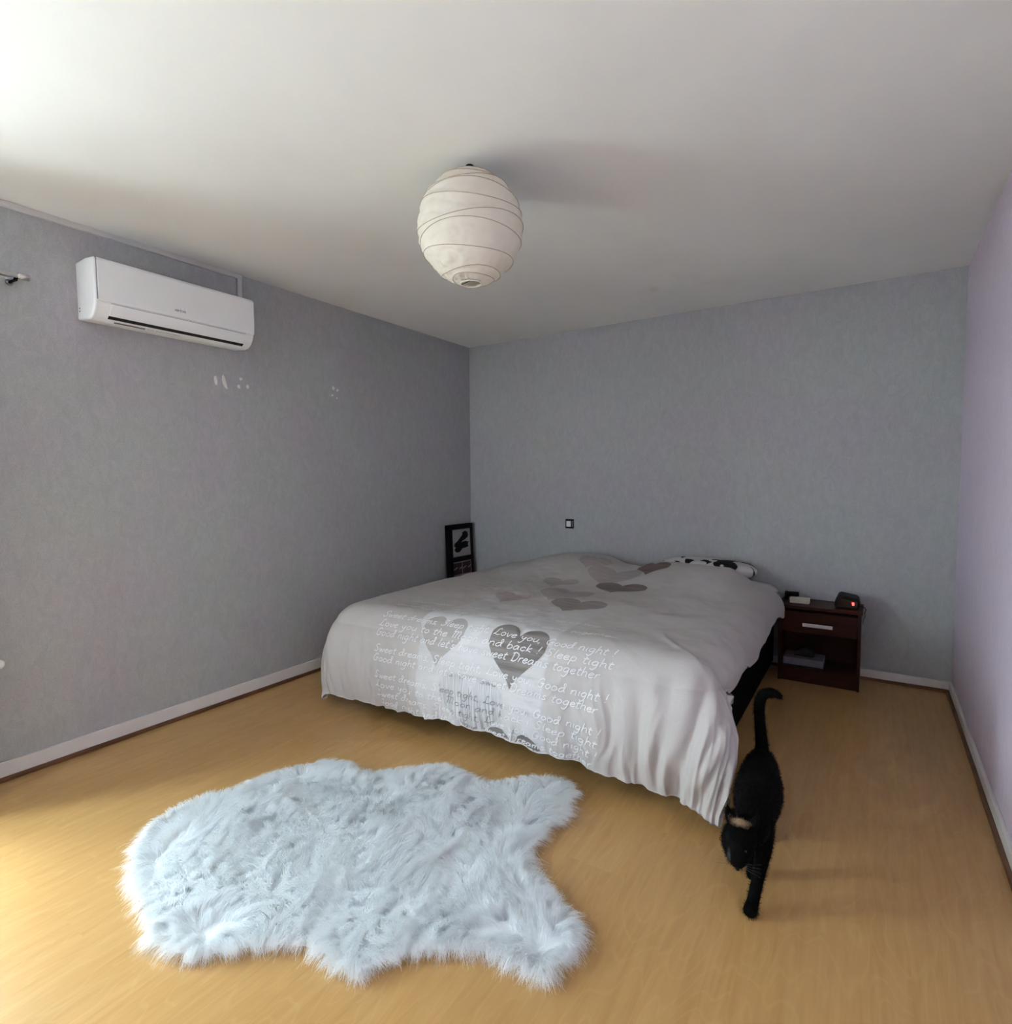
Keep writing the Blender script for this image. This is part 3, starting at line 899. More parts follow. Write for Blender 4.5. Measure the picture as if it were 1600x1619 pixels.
# ---- handwriting as ribbons laid on the cloth
GL = {
 'a': (1.15, [[(.85,.85),(.5,1),(.15,.7),(.05,.3),(.3,0),(.6,.2),(.85,.9),(.8,.3),(.98,.05)]]),
 'b': (1.05, [[(.22,2),(.12,1),(.1,.1),(.4,0),(.8,.3),(.75,.8),(.4,1),(.12,.6)]]),
 'c': (0.95, [[(.8,.8),(.5,1),(.15,.7),(.1,.3),(.4,0),(.82,.2)]]),
 'd': (1.2, [[(.8,.8),(.5,1),(.15,.7),(.05,.3),(.3,0),(.7,.3),(.95,1.2),(.9,1.9),(.65,1.8),(.8,.9),(.9,.3),(1.05,.05)]]),
 'e': (1.0, [[(.1,.5),(.5,.55),(.8,.8),(.55,1),(.2,.8),(.08,.35),(.4,0),(.88,.25)]]),
 'g': (1.1, [[(.8,.85),(.5,1),(.15,.7),(.1,.3),(.4,.05),(.75,.4),(.85,.95),(.75,-.3),(.4,-.95),(.0,-.7)]]),
 'h': (1.1, [[(.25,2),(.1,0)],[(.12,.6),(.5,1),(.8,.8),(.78,.2),(.95,0)]]),
 'i': (0.5, [[(.2,1),(.15,.2),(.32,0)]]),
 'k': (1.0, [[(.22,2),(.1,0)],[(.8,1),(.15,.5),(.85,0)]]),
 'l': (0.5, [[(.28,2),(.12,.3),(.35,0)]]),
 'm': (1.45, [[(.12,1),(.1,0)],[(.1,.6),(.4,1),(.6,.8),(.58,0)],[(.6,.6),(.9,1),(1.1,.8),(1.1,.2),(1.25,0)]]),
 'n': (1.1, [[(.12,1),(.1,0)],[(.1,.6),(.5,1),(.78,.8),(.76,.2),(.92,0)]]),
 'o': (1.1, [[(.5,1),(.15,.75),(.1,.3),(.4,0),(.8,.25),(.85,.7),(.5,1)]]),
 'p': (1.05, [[(.2,1),(.05,-1)],[(.17,.6),(.5,1),(.85,.75),(.75,.2),(.4,0),(.12,.2)]]),
 'r': (0.8, [[(.15,1),(.1,0)],[(.12,.5),(.4,.95),(.72,.95)]]),
 's': (0.9, [[(.75,.9),(.45,1),(.2,.78),(.45,.5),(.7,.25),(.4,0),(.05,.1)]]),
 't': (0.75, [[(.38,1.6),(.2,.3),(.4,0),(.6,.1)],[(.0,1.05),(.7,1.15)]]),
 'u': (1.1, [[(.1,1),(.1,.3),(.35,0),(.7,.3),(.82,1),(.8,.2),(.95,0)]]),
 'v': (0.9, [[(.05,1),(.35,0),(.78,1)]]),
 'w': (1.25, [[(.05,1),(.25,0),(.55,.8),(.8,0),(1.1,1)]]),
 'y': (1.05, [[(.1,1),(.2,.4),(.5,.2),(.8,.95),(.6,-.5),(.25,-1),(.0,-.7)]]),
 'S': (1.3, [[(1.1,1.75),(.7,2),(.3,1.7),(.4,1.25),(.85,.8),(.8,.2),(.35,0),(.0,.3)]]),
 'L': (1.3, [[(.95,1.6),(.8,2),(.5,1.75),(.45,1),(.3,.2),(.05,.1),(.3,.28),(.7,.0),(1.2,.2)]]),
 'G': (1.4, [[(1.1,1.6),(.8,2),(.3,1.6),(.1,.8),(.3,.1),(.8,.1),(1.05,.8),(.6,.85),(1.25,.95)]]),
 'D': (1.45, [[(.35,1.9),(.25,.05)],[(.0,1.7),(.6,2),(1.2,1.5),(1.1,.5),(.6,0),(.1,.1)]]),
 'M': (1.75, [[(.0,1.6),(.3,2),(.25,0)],[(.3,1.5),(.7,2),(.8,1.6),(.7,0)],[(.8,1.4),(1.2,2),(1.35,1.5),(1.25,.3),(1.5,0)]]),
 ',': (0.45, [[(.18,.15),(.05,-.35)]]),
 '!': (0.5, [[(.3,1.9),(.15,.6)],[(.12,.14),(.1,0)]]),
 "'": (0.35, [[(.22,2),(.15,1.5)]]),
 ' ': (0.75, []),
}
def text_width(s):
    return sum(GL[c][0] for c in s)
def write_line(text, p0, q0_, p1, q1_, xh, width, mat, off=0.0034, skip=None, keep=None):
    """baseline runs from (p0,q0_) to (p1,q1_) in cloth coords; letters are cut where the cloth ends"""
    sc = (p1 - p0) / text_width(text)
    x = 0.0
    V, F = [], []
    def flush():
        if F:
            under(mesh_obj('printed_word', V, F, mat, None, True), duvet)
        V.clear(); F.clear()
    for ch in text:
        adv, strokes = GL[ch]
        if ch == ' ':
            flush()
        for st in strokes:
            pl = catmull(st, 5) if len(st) > 2 else [np.array(st[0]), (np.array(st[0]) + np.array(st[1])) / 2, np.array(st[1])]
            pl = np.array(pl)
            u = (x + pl[:, 0]) * sc + pl[:, 1] * xh * 0.28
            tline = (x + pl[:, 0]) * sc / (p1 - p0)
            P_ = p0 + u
            Q_ = q0_ + (q1_ - q0_) * tline - pl[:, 1] * xh
            tp = np.gradient(P_); tq = np.gradient(Q_)
            ln = np.hypot(tp, tq) + 1e-9
            nx, nq = -tq / ln, tp / ln
            hw = width / 2
            A = duvet_at(P_ + nx * hw, Q_ + nq * hw, off)
            B = duvet_at(P_ - nx * hw, Q_ - nq * hw, off)
            lim = np.interp(P_, pp, qe) - 0.008
            b0 = len(V)
            for a_, b_ in zip(A, B):
                V.append(tuple(a_)); V.append(tuple(b_))
            for k in range(len(pl) - 1):
                if Q_[k] > lim[k] or Q_[k + 1] > lim[k + 1]:
                    continue
                if keep is not None and not (keep(P_[k], Q_[k]) and keep(P_[k + 1], Q_[k + 1])):
                    continue
                F.append((b0 + 2 * k, b0 + 2 * k + 1, b0 + 2 * k + 3, b0 + 2 * k + 2))
        x += adv
    flush()
MAT['ink_white'] = simple('white_print', (0.76, 0.76, 0.77), (0.83, 0.83, 0.84), 0.85, 40)
MAT['ink_grey'] = simple('grey_pencil_print', (0.20, 0.20, 0.21), (0.30, 0.30, 0.31), 0.85, 60)
_t = np.linspace(0, 2 * np.pi, 361)
_hx, _hy = heart_curve(_t)
def in_h3(p, q):
    u, v = (p - H3[0]) / H3[2], -(q - H3[1]) / H3[3]
    if abs(u) > 0.49:
        return False
    ci = np.where(np.sign(_hx[:-1] - u) * np.sign(_hx[1:] - u) < 0)[0]
    if not len(ci):
        return False
    return _hy[ci].min() < v < _hy[ci].max()
T1 = 'Sweet dreams, Sleep tight, Love you, Good night !'
T2 = 'Love you to the Moon and back ! Sleep tight'
T3 = "Good night and let's have sweet Dreams together"
for txt, q_a, q_b, pa, pb in ((T3, 1.835, 1.80, .93, 2.22), (T3, 1.950, 1.945, .93, 2.22), (T1, 2.066, 2.066, .93, 2.27), (T2, 2.119, 2.119, .93, 2.27), (T3, 2.168, 2.168, .93, 2.22),
                    (T1, 2.248, 2.248, .94, 2.27), (T3, 2.296, 2.296, .94, 2.235), (T1, 2.383, 2.383, .95, 2.25), (T2, 2.432, 2.432, .955, 2.235),
                    (T1, 2.482, 2.482, .96, 2.23), (T3, 2.532, 2.532, .97, 2.20)):
    faint = q_a < 1.9
    wd = 0.0030 if faint else 0.0042
    write_line(txt, pa, q_a, pb, q_b, 0.0185, wd, MAT['ink_white'], keep=lambda a, b: not in_h3(a, b))
    if q_a > 2.2:
        write_line(txt, pa, q_a, pb, q_b, 0.0185, 0.0036, MAT['ink_grey'], keep=in_h3)

# ------------------------------------------------------------------ pillows
def cushion(name, c, hx_, hy_, hz_, mat, e=2.6, seg=48):
    vs, fs = [], []
    n, m_ = seg, 20
    def sp(v, p):
        return math.copysign(abs(v) ** p, v)
    for j in range(m_ + 1):
        ph = -math.pi / 2 + math.pi * j / m_
        for i in range(n):
            a = 2 * math.pi * i / n
            ca, sa = sp(math.cos(a), 2 / 4.5), sp(math.sin(a), 2 / 4.5)
            r = math.cos(ph) ** 0.55 if math.cos(ph) > 1e-6 else 0
            z = math.sin(ph)
            x_, y_ = ca * r, sa * r
            # pinched corners
            k = 1 - 0.10 * abs(ca * sa)
            w = 0.03 * float(vnoise(x_ * 4 + c[0], y_ * 4 + z, 31))
            vs.append((c[0] + hx_ * x_ * k, c[1] + hy_ * y_ * k, c[2] + hz_ * z * (1 + w)))
    for j in range(m_):
        for i in range(n):
            fs.append((j * n + i, j * n + (i + 1) % n, (j + 1) * n + (i + 1) % n, (j + 1) * n + i))
    return mesh_obj(name, vs, fs, mat, None, True)
def pillow_mat():
    m = Mat('black_white_pillowcase', (0.7, 0.7, 0.7), 0.85, 0, 0.2)
    v = m.coord((1, 1, 1))
    f = m.noise(v, 7.5, 1, 0.3, 1.2)
    m.color(m.ramp(f, [(0.0, (0.015, 0.015, 0.017)), (0.46, (0.015, 0.015, 0.017)), (0.47, (0.62, 0.60, 0.60)), (1.0, (0.66, 0.64, 0.64))]))
    return m.m
p1 = cushion('pillow', (2.175, -0.172, 0.664), 0.335, 0.150, 0.066, pillow_mat())
tag(p1, 'pillow in a black and white patterned case showing above the duvet', 'pillow')
p2 = cushion('pillow', (2.27, -0.172, 0.549), 0.37, 0.150, 0.045, simple('pale_pillowcase', (0.55, 0.52, 0.54), (0.62, 0.59, 0.61), 0.9, 30, bump=0.1))
tag(p2, 'plain pale pillow under the black and white one', 'pillow')

# ------------------------------------------------------------------ nightstand
def cherry():
    m = Mat('dark_cherry_wood', (0.1, 0.03, 0.018), 0.42, 0, 0.18)
    v = m.coord((0.6, 8, 8))
    f = m.noise(v, 9, 4, 0.6, 0.6)
    m.color(m.ramp(f, [(0.3, (0.032, 0.0085, 0.0045)), (0.7, (0.055, 0.015, 0.008))]))
    return m.m
MAT['cherry'] = cherry()
MAT['alu'] = simple('satin_aluminium', (0.62, 0.60, 0.60), (0.70, 0.68, 0.68), 0.4, 30)
ns = thing('nightstand', (2.882, -0.16, 0.0), 'dark cherry bedside table with one drawer and an open shelf', 'bedside table')
NX0, NX1, NY0, NY1 = 2.660, 3.106, -0.288, -0.022
def nb_(name, lo, hi, mat=MAT['cherry'], bev=0.0015):
    return under(box(name, lo, hi, mat, None, bev), ns)
nb_('side_panel', (NX0, NY0, 0), (NX0 + 0.016, NY1, 0.470))
nb_('side_panel', (NX1 - 0.016, NY0, 0), (NX1, NY1, 0.470))
nb_('top', (NX0 - 0.008, NY0 - 0.008, 0.470), (NX1 + 0.008, NY1, 0.488))
nb_('back_panel', (NX0 + 0.016, NY1 - 0.006, 0.03), (NX1 - 0.016, NY1 - 0.001, 0.470))
nb_('shelf', (NX0 + 0.016, NY0 + 0.004, 0.078), (NX1 - 0.016, NY1 - 0.006, 0.094))
nb_('divider', (NX0 + 0.016, NY0 + 0.022, 0.318), (NX1 - 0.016, NY1 - 0.006, 0.330))
nb_('plinth', (NX0 + 0.016, NY0 + 0.012, 0.0), (NX1 - 0.016, NY0 + 0.026, 0.078))
dr = nb_('drawer', (NX0 + 0.019, NY0 - 0.002, 0.322), (NX1 - 0.019, NY1 - 0.03, 0.452))
hd = box('handle', (2.797, NY0 - 0.022, 0.366), (2.960, NY0 - 0.012, 0.386), MAT['alu'], dr, 0.002)
for xx in (2.815, 2.942):
    pst = box('handle_post', (xx - 0.005, NY0 - 0.014, 0.371), (xx + 0.005, NY0 - 0.002, 0.381), MAT['chrome'], dr)

# things on and in it
def on(o, label, cat):
    return tag(o, label, cat)
wb = thing('small_box', (2.765, -0.17, 0.488), 'small cream box lying on the bedside table', 'box')
under(box('carton', (2.712, -0.205, 0.4882), (2.822, -0.135, 0.508), simple('cream_card', (0.62, 0.58, 0.48), (0.68, 0.64, 0.54), 0.7, 30), None, 0.001), wb)
under(box('lid', (2.711, -0.206, 0.5082), (2.823, -0.134, 0.5165), simple('cream_card_lid', (0.66, 0.62, 0.52), (0.70, 0.66, 0.57), 0.7, 30), None, 0.001), wb)
tc = thing('torch', (2.70, -0.12, 0.488), 'small black torch-like gadget behind the cream box', 'gadget')
under(tube('barrel', [(2.690, -0.112, 0.527), (2.72, -0.112, 0.528), (2.752, -0.112, 0.528), (2.755, -0.112, 0.528)], [0.017, 0.016, 0.018, 0.014], MAT['dark'], seg=16), tc)
under(tube('head', [(2.672, -0.112, 0.527), (2.676, -0.112, 0.527), (2.690, -0.112, 0.527)], [0.014, 0.019, 0.019], MAT['dark'], seg=16), tc)
under(box('stand', (2.672, -0.124, 0.4885), (2.694, -0.098, 0.512), MAT['dark'], None, 0.003), tc)

ck = thing('alarm_clock', (3.03, -0.17, 0.488), 'black alarm clock with a glowing red digit on the bedside table', 'alarm clock')
cp_ = [(2.966, 0.4885), (3.088, 0.4885), (3.098, 0.512), (3.092, 0.548), (3.080, 0.560), (2.995, 0.574), (2.982, 0.570), (2.964, 0.530), (2.962, 0.505)]
pr = prism('body', cp_, 1, -0.235, -0.115, MAT['dark'], None, False, 0.006)
under(pr, ck)
fp = [(2.974, 0.503), (3.084, 0.503), (3.086, 0.540), (2.990, 0.552)]
under(prism('display', fp, 1, -0.2375, -0.2345, simple('smoked_display', (0.012, 0.006, 0.006), (0.02, 0.01, 0.01), 0.15, 20)), ck)
led = Mat('red_led', (0.5, 0.02, 0.02), 0.4)
led.b.inputs['Emission Color'].default_value = (1.0, 0.05, 0.05, 1)
led.b.inputs['Emission Strength'].default_value = 2.2
led.color(led.ramp(led.noise(led.coord(), 60, 2), [(0.3, (0.5, 0.02, 0.02)), (0.7, (0.6, 0.04, 0.04))]))
bm = bmesh.new()
for a, b in (((3.056, 0.530), (3.066, 0.533)), ((3.056, 0.5225), (3.066, 0.5255)), ((3.056, 0.515), (3.066, 0.518)), ((3.064, 0.523), (3.067, 0.533)), ((3.055, 0.523), (3.058, 0.533)), ((3.064, 0.515), (3.067, 0.525))):
    add_box(bm, (a[0], -0.2385, a[1]), (b[0], -0.2372, b[1]))
dg_ = under(bm_obj('led_digit', bm, led.m), ck)
dg_['label'] = 'glowing red display digit'
cb = catmull([(3.094, -0.14, 0.497), (3.108, -0.135, 0.494), (3.122, -0.13, 0.485), (3.128, -0.12, 0.470), (3.122, -0.10, 0.45), (3.124, -0.08, 0.42), (3.114, -0.05, 0.39), (3.113, -0.02, 0.36)], 6)
under(tube('power_cord', cb, 0.0018, MAT['dark'], seg=6), ck)

bx = thing('flat_box', (2.80, -0.16, 0.094), 'flat pale grey box lying in the open shelf of the bedside table', 'box')
under(box('carton', (2.685, -0.235, 0.0945), (2.912, -0.075, 0.140), simple('grey_card', (0.21, 0.20, 0.235), (0.26, 0.25, 0.285), 0.8, 25), None, 0.001), bx)
pk = tag(prism('crumpled_bag', [(2.735, 0.1405), (2.855, 0.1405), (2.862, 0.165), (2.842, 0.185), (2.815, 0.198), (2.785, 0.196), (2.77, 0.180), (2.745, 0.168)], 1, -0.19, -0.10, simple('dark_brown_paper', (0.02, 0.016, 0.017), (0.03, 0.024, 0.025), 0.8, 30), None, False, 0.01), 'dim crumpled bag on the flat box inside the bedside table', 'bag')

# ------------------------------------------------------------------ wall socket
sw = thing('light_switch', (1.028, 0.0, 0.919), 'black square wall switch with a white rocker on the grey wall', 'switch')
under(box('plate', (0.990, -0.009, 0.880), (1.066, 0.0, 0.958), MAT['dark'], None, 0.003), sw)
rk = under(box('rocker', (1.002, -0.015, 0.895), (1.042, -0.008, 0.942), MAT['plastic'], None, 0.003), sw)
rk['label'] = 'white rocker'
under(box('side_slot', (1.050, -0.0105, 0.895), (1.060, -0.0085, 0.942), MAT['grey_print'], None, 0.001), sw)

# ------------------------------------------------------------------ framed poster leaning on the left wall
fr = thing('framed_poster', (0.085, -0.22, 0.0), 'tall black framed poster leaning in the corner behind the bed', 'picture frame')
FY0, FY1, FH = -0.395, -0.046, 0.895
def flocal(name, lo, hi, mat, bev=0.001):
    o = box(name, lo, hi, mat, None, bev)
    o.parent = fr
    return o
MAT['frame_black'] = simple('black_frame', (0.003, 0.003, 0.0035), (0.005, 0.005, 0.006), 0.6, 20, spec=0.1)
bm = bmesh.new()
y0, y1 = FY0 + 0.22, FY1 + 0.22
bw = 0.050
for lo, hi in (((-0.045, y0, 0), (0.0, y0 + bw, FH)), ((-0.045, y1 - bw * 0.65, 0), (0.0, y1, FH)), ((-0.045, y0, FH - 0.045), (0.0, y1, FH)), ((-0.045, y0, 0), (0.0, y1, 0.05)),
               ((-0.042, y0 + bw, 0.562), (-0.004, y1 - bw * 0.65, 0.605))):
    add_box(bm, lo, hi, 0.002, 1)
o = bm_obj('frame', bm, MAT['frame_black']); o.parent = fr
a0, a1 = y0 + bw - 0.003, y1 - bw * 0.65 + 0.003
MAT['poster'] = simple('grey_poster_paper', (0.36, 0.34, 0.35), (0.42, 0.40, 0.41), 0.7, 6)
flocal('print_panel', (-0.030, a0, 0.600), (-0.010, a1, FH - 0.040), MAT['poster'])
lowp = flocal('text_panel', (-0.030, a0, 0.045), (-0.010, a1, 0.566), simple('dark_red_poster', (0.030, 0.010, 0.014), (0.045, 0.015, 0.020), 0.7, 12))
# dark silhouette on the print, traced as an outline in panel coordinates (0..1)
sil = [(.58,.86),(.72,.90),(.84,.86),(.88,.74),(.84,.66),(.70,.60),(.56,.56),(.50,.51),(.62,.53),(.74,.54),(.82,.50),(.94,.50),(.86,.46),(.84,.38),(.90,.34),(.72,.30),(.55,.29),(.40,.18),(.26,.17),(.15,.22),(.13,.30),(.20,.34),(.12,.40),(.13,.48),(.30,.57),(.44,.68),(.56,.76)]
PW, PZ0, PZ1 = a1 - a0, 0.600, FH - 0.040
sil2 = [(a0 + u * PW, PZ0 + v * (PZ1 - PZ0)) for u, v in sil]
o = prism('silhouette_print', sil2, 0, -0.0101, -0.0090, MAT['frame_black']); o.parent = fr
MAT['pink'] = simple('pink_print', (0.34, 0.20, 0.23), (0.40, 0.25, 0.28), 0.7, 20)
bm = bmesh.new()
def stroke(u0, v0, u1, v1, w):
    d_ = Vector((u1 - u0, v1 - v0)); n_ = Vector((-d_.y, d_.x)).normalized() * w / 2
    q4 = [(u0 + n_.x, v0 + n_.y), (u0 - n_.x, v0 - n_.y), (u1 - n_.x, v1 - n_.y), (u1 + n_.x, v1 + n_.y)]
    v_ = [bm.verts.new((-0.0101, a, b)) for a, b in q4] + [bm.verts.new((-0.0092, a, b)) for a, b in q4]
    for f_ in ((0, 1, 2, 3), (7, 6, 5, 4), (0, 4, 5, 1), (1, 5, 6, 2), (2, 6, 7, 3), (3, 7, 4, 0)):
        bm.faces.new([v_[i] for i in f_])
am = (a0 + a1) / 2
for row in range(4):
    zt_ = 0.555 - row * 0.115
    stroke(a0 + .004, zt_, a1 - .004, zt_, 0.010)
    for ca in (a0 + .006, am):
        cbx = ca + PW / 2 - .006
        stroke(ca, zt_, ca, zt_ - 0.115, 0.009)
        stroke(ca + .006, zt_ - 0.062, ca + PW * .22, zt_ - 0.045, 0.010)
        stroke(cbx - PW * .16, zt_ - 0.062, cbx, zt_ - 0.045, 0.012)
    stroke(a1 - .006, zt_, a1 - .006, zt_ - 0.115, 0.009)
o = bm_obj('poster_lettering', bm, MAT['pink']); o.parent = fr
fr.rotation_euler = (0, math.radians(-2.2), 0)
fr.location = (0.085, -0.22, 0.0)

# ------------------------------------------------------------------ fluffy rug
RUG = [(1.097,-3.422),(.954,-3.317),(.889,-3.223),(.871,-3.083),(.933,-2.932),(.953,-2.768),(1.039,-2.634),(1.083,-2.564),(1.218,-2.534),(1.332,-2.527),(1.443,-2.405),(1.604,-2.29),(1.752,-2.324),(1.864,-2.271),(1.997,-2.15),(2.119,-2.151),(2.184,-2.207),(2.218,-2.378),(2.208,-2.519),(2.225,-2.629),(2.312,-2.70),(2.407,-2.753),(2.479,-2.794),(2.521,-2.873),(2.512,-2.963),(2.479,-3.039),(2.392,-3.051),(2.314,-3.055),(2.207,-3.111),(2.128,-3.174),(2.10,-3.216),(2.049,-3.30),(1.958,-3.306),(1.867,-3.317),(1.765,-3.382),(1.688,-3.461),(1.643,-3.504),(1.506,-3.536),(1.42,-3.513),(1.267,-3.481)]
def closed_smooth(P, sub=5):
    n = len(P); out = []
    P = [np.array(p) for p in P]
    for i in range(n):
        a, b, c, d_ = P[i - 1], P[i], P[(i + 1) % n], P[(i + 2) % n]
        for k in range(sub):
            t = k / sub
            out.append(0.5 * (2 * b + (c - a) * t + (2 * a - 5 * b + 4 * c - d_) * t * t + (3 * b - a - 3 * c + d_) * t ** 3))
    return np.array(out)
OUT = closed_smooth(RUG)
# inset so that the fur tips, not the hide, reach the traced outline
tn = np.roll(OUT, -1, 0) - np.roll(OUT, 1, 0)
tn /= np.linalg.norm(tn, axis=1, keepdims=True)
nrm_ = np.stack([tn[:, 1], -tn[:, 0]], -1)
area = 0.5 * np.sum(OUT[:, 0] * np.roll(OUT[:, 1], -1) - np.roll(OUT[:, 0], -1) * OUT[:, 1])
if area < 0:
    nrm_ = -nrm_
HID = OUT - nrm_ * 0.042
MAT['hide'] = simple('rug_backing', (0.80, 0.84, 0.88), (0.86, 0.90, 0.93), 0.9, 30)
rug = thing('fluffy_rug', (1.7, -2.85, 0.0), 'fluffy white sheepskin-shaped rug lying on the laminate floor', 'rug')
under(prism('backing', [tuple(p) for p in HID], 2, 0.001, 0.010, MAT['hide']), rug)
def in_poly(px, py, poly):
    ins = np.zeros(len(px), bool)
    n = len(poly)
    for i in range(n):
        x1, y1_ = poly[i]; x2, y2_ = poly[(i + 1) % n]
        c = (y1_ > py) != (y2_ > py)
        xx = (x2 - x1) * (py - y1_) / (y2_ - y1_ + 1e-15) + x1
        ins ^= c & (px < xx)
    return ins
def edge_info(px, py, poly, nr):
    best = np.full(len(px), 1e9); ox = np.zeros(len(px)); oy = np.zeros(len(px))
    for (ex, ey), (ax, ay) in zip(poly, nr):
        dd = np.hypot(px - ex, py - ey)
        m_ = dd < best
        best = np.where(m_, dd, best); ox = np.where(m_, ax, ox); oy = np.where(m_, ay, oy)
    return best, ox, oy
def ribbons(name, root, ctrl, width, mat):
    """root (n,3); ctrl list of k arrays (n,3) incl. root; flat tapering blades facing up/sideways"""
    K = len(ctrl)
    n = len(root)
    C = np.stack(ctrl, 1)
    tg = C[:, -1] - C[:, 0]
    side = np.cross(tg, rng.normal(size=(n, 3)) * 0.6 + np.array([0, 0, 1.0]))
    side /= np.linalg.norm(side, axis=1, keepdims=True) + 1e-9
    w = np.linspace(1, 0.25, K)[None, :, None] * width[:, None, None] / 2
    A = C + side[:, None, :] * w
    B = C - side[:, None, :] * w
    V = np.stack([A, B], 2).reshape(-1, 3)             # per strand: K*2
    b = (np.arange(n) * K * 2)[:, None]
    quads = np.concatenate([np.stack([b[:, 0] + 2 * k, b[:, 0] + 2 * k + 1, b[:, 0] + 2 * k + 3, b[:, 0] + 2 * k + 2], -1) for k in range(K - 1)])
    me = bpy.data.meshes.new(name)
    me.vertices.add(len(V)); me.vertices.foreach_set('co', V.ravel())
    me.loops.add(quads.size); me.loops.foreach_set('vertex_index', quads.ravel().astype(np.int32))
    me.polygons.add(len(quads)); me.polygons.foreach_set('loop_start', (np.arange(len(quads)) * 4).astype(np.int32))
    me.update(calc_edges=True)
    return link(name, me, mat, None, True)
def rug_fur():
    ncl, per = 3400, 38
    lo_, hi_ = HID.min(0), HID.max(0)
    cx_ = rng.uniform(lo_[0], hi_[0], ncl * 3); cy_ = rng.uniform(lo_[1], hi_[1], ncl * 3)
    k = in_poly(cx_, cy_, HID)
    cx_, cy_ = cx_[k][:ncl], cy_[k][:ncl]
    ncl = len(cx_)
    ed, ox, oy = edge_info(cx_, cy_, HID, nrm_)
    ang = 3.6 * vnoise(cx_ * 3.2, cy_ * 3.2, 41) + 2.0 * vnoise(cx_ * 8.5, cy_ * 8.5, 42) + 0.2
    wx, wy = np.cos(ang), np.sin(ang)
    w_edge = sstep(0.13, 0.02, ed) * 1.6
    dx, dy = wx + ox * w_edge, wy + oy * w_edge
    ln = np.hypot(dx, dy) + 1e-9; dx /= ln; dy /= ln
    lean = np.clip(0.62 + 0.30 * vnoise(cx_ * 6, cy_ * 6, 43) + 0.25 * w_edge / 1.6, 0.15, 1.1)
    hgt = 0.040 + 0.018 * vnoise(cx_ * 5, cy_ * 5, 44) + 0.008 * vnoise(cx_ * 14, cy_ * 14, 45)
    hgt = hgt * (1 - 0.25 * sstep(0.05, 0.0, ed))
    I = np.repeat(np.arange(ncl), per)
    n = len(I)
    rad = 0.019
    rr = rad * np.sqrt(rng.uniform(0, 1, n)); ra = rng.uniform(0, 2 * np.pi, n)
    rx, ry = cx_[I] + rr * np.cos(ra), cy_[I] + rr * np.sin(ra)
    ok = in_poly(rx, ry, HID)
    I, rx, ry = I[ok], rx[ok], ry[ok]; n = len(I)
    L = 0.052 * rng.uniform(0.7, 1.25, n)
    jx, jy = rng.normal(0, 0.22, n), rng.normal(0, 0.22, n)
    tipx = cx_[I] + dx[I] * lean[I] * L + (rx - cx_[I]) * 0.55 + jx * 0.02
    tipy = cy_[I] + dy[I] * lean[I] * L + (ry - cy_[I]) * 0.55 + jy * 0.02
    ed2, o2x, o2y = edge_info(rx, ry, HID, nrm_)
    we = sstep(0.05, 0.0, ed2)
    tipx += o2x * we * 0.012; tipy += o2y * we * 0.012
    tipz = 0.010 + hgt[I] * rng.uniform(0.7, 1.1, n) * (1 - 0.35 * np.minimum(lean[I], 1)) * (1 - 0.45 * we)
    r0 = np.stack([rx, ry, np.full(n, 0.008)], -1)
    t3 = np.stack([tipx, tipy, tipz], -1)
    m1 = r0 * 0.66 + t3 * 0.34; m1[:, 2] += 0.012
    m2 = r0 * 0.30 + t3 * 0.70; m2[:, 2] += 0.010
    cur = rng.normal(0, 0.0035, (n, 2))
    m2[:, :2] += cur
    t3[:, 2] -= 0.004 * rng.uniform(0, 1, n)
    t3[:, 2] = np.maximum(t3[:, 2], 0.003)
    wd = rng.uniform(0.0009, 0.0016, n)
    # long fringe lying out over the floor all round the edge
    ne = 15000
    ei = rng.integers(0, len(HID), ne)
    fr_ = rng.uniform(0, 1, ne)[:, None]
    e0 = HID[ei] * (1 - fr_) + HID[(ei + 1) % len(HID)] * fr_
    tuft = vnoise(e0[:, 0] * 38, e0[:, 1] * 38, 47) * 0.9
    en = nrm_[ei]
    ca_, sa_ = np.cos(tuft), np.sin(tuft)
    dn = np.stack([en[:, 0] * ca_ - en[:, 1] * sa_, en[:, 0] * sa_ + en[:, 1] * ca_], -1) + rng.normal(0, 0.16, (ne, 2))
    re_ = e0 - en * rng.uniform(0, 0.022, ne)[:, None]
    Le = (0.050 + 0.014 * vnoise(e0[:, 0] * 22, e0[:, 1] * 22, 48)) * rng.uniform(0.65, 1.15, ne)
    zt_ = rng.uniform(0.004, 0.030, ne)
    q0e = np.column_stack([re_, np.full(ne, 0.008)])
    q3 = np.column_stack([re_ + dn * Le[:, None], zt_ * 0.6])
    q1 = np.column_stack([re_ + dn * Le[:, None] * 0.33, 0.012 + zt_ * 0.8])
    q2 = np.column_stack([re_ + dn * Le[:, None] * 0.70, 0.008 + zt_ * 0.85])
    q2[:, :2] += rng.normal(0, 0.003, (ne, 2))
    r0, m1, m2, t3 = (np.concatenate(z) for z in ((r0, q0e), (m1, q1), (m2, q2), (t3, q3)))
    wd = np.concatenate([wd, rng.uniform(0.0009, 0.0015, ne)])
    return ribbons('fur', r0, [r0, m1, m2, t3], wd, MAT['fur'])
fm = Mat('white_fur', (0.86, 0.88, 0.90), 0.65, 0, 0.3)
fc = fm.ramp(fm.noise(fm.coord(), 9, 3), [(0.3, (0.925, 0.95, 0.968)), (0.7, (0.95, 0.968, 0.98))])
fm.color(fc)
ft = fm.n('ShaderNodeBsdfTranslucent'); fm.l(fc, ft.inputs[0])
fx_ = fm.n('ShaderNodeMixShader', Fac=0.48)
fm.l(fm.b.outputs[0], fx_.inputs[1]); fm.l(ft.outputs[0], fx_.inputs[2])
fm.l(fx_.outputs[0], fm.nt.nodes['Material Output'].inputs['Surface'])
MAT['fur'] = fm.m
fur = under(rug_fur(), rug)
fur['kind'] = 'stuff'

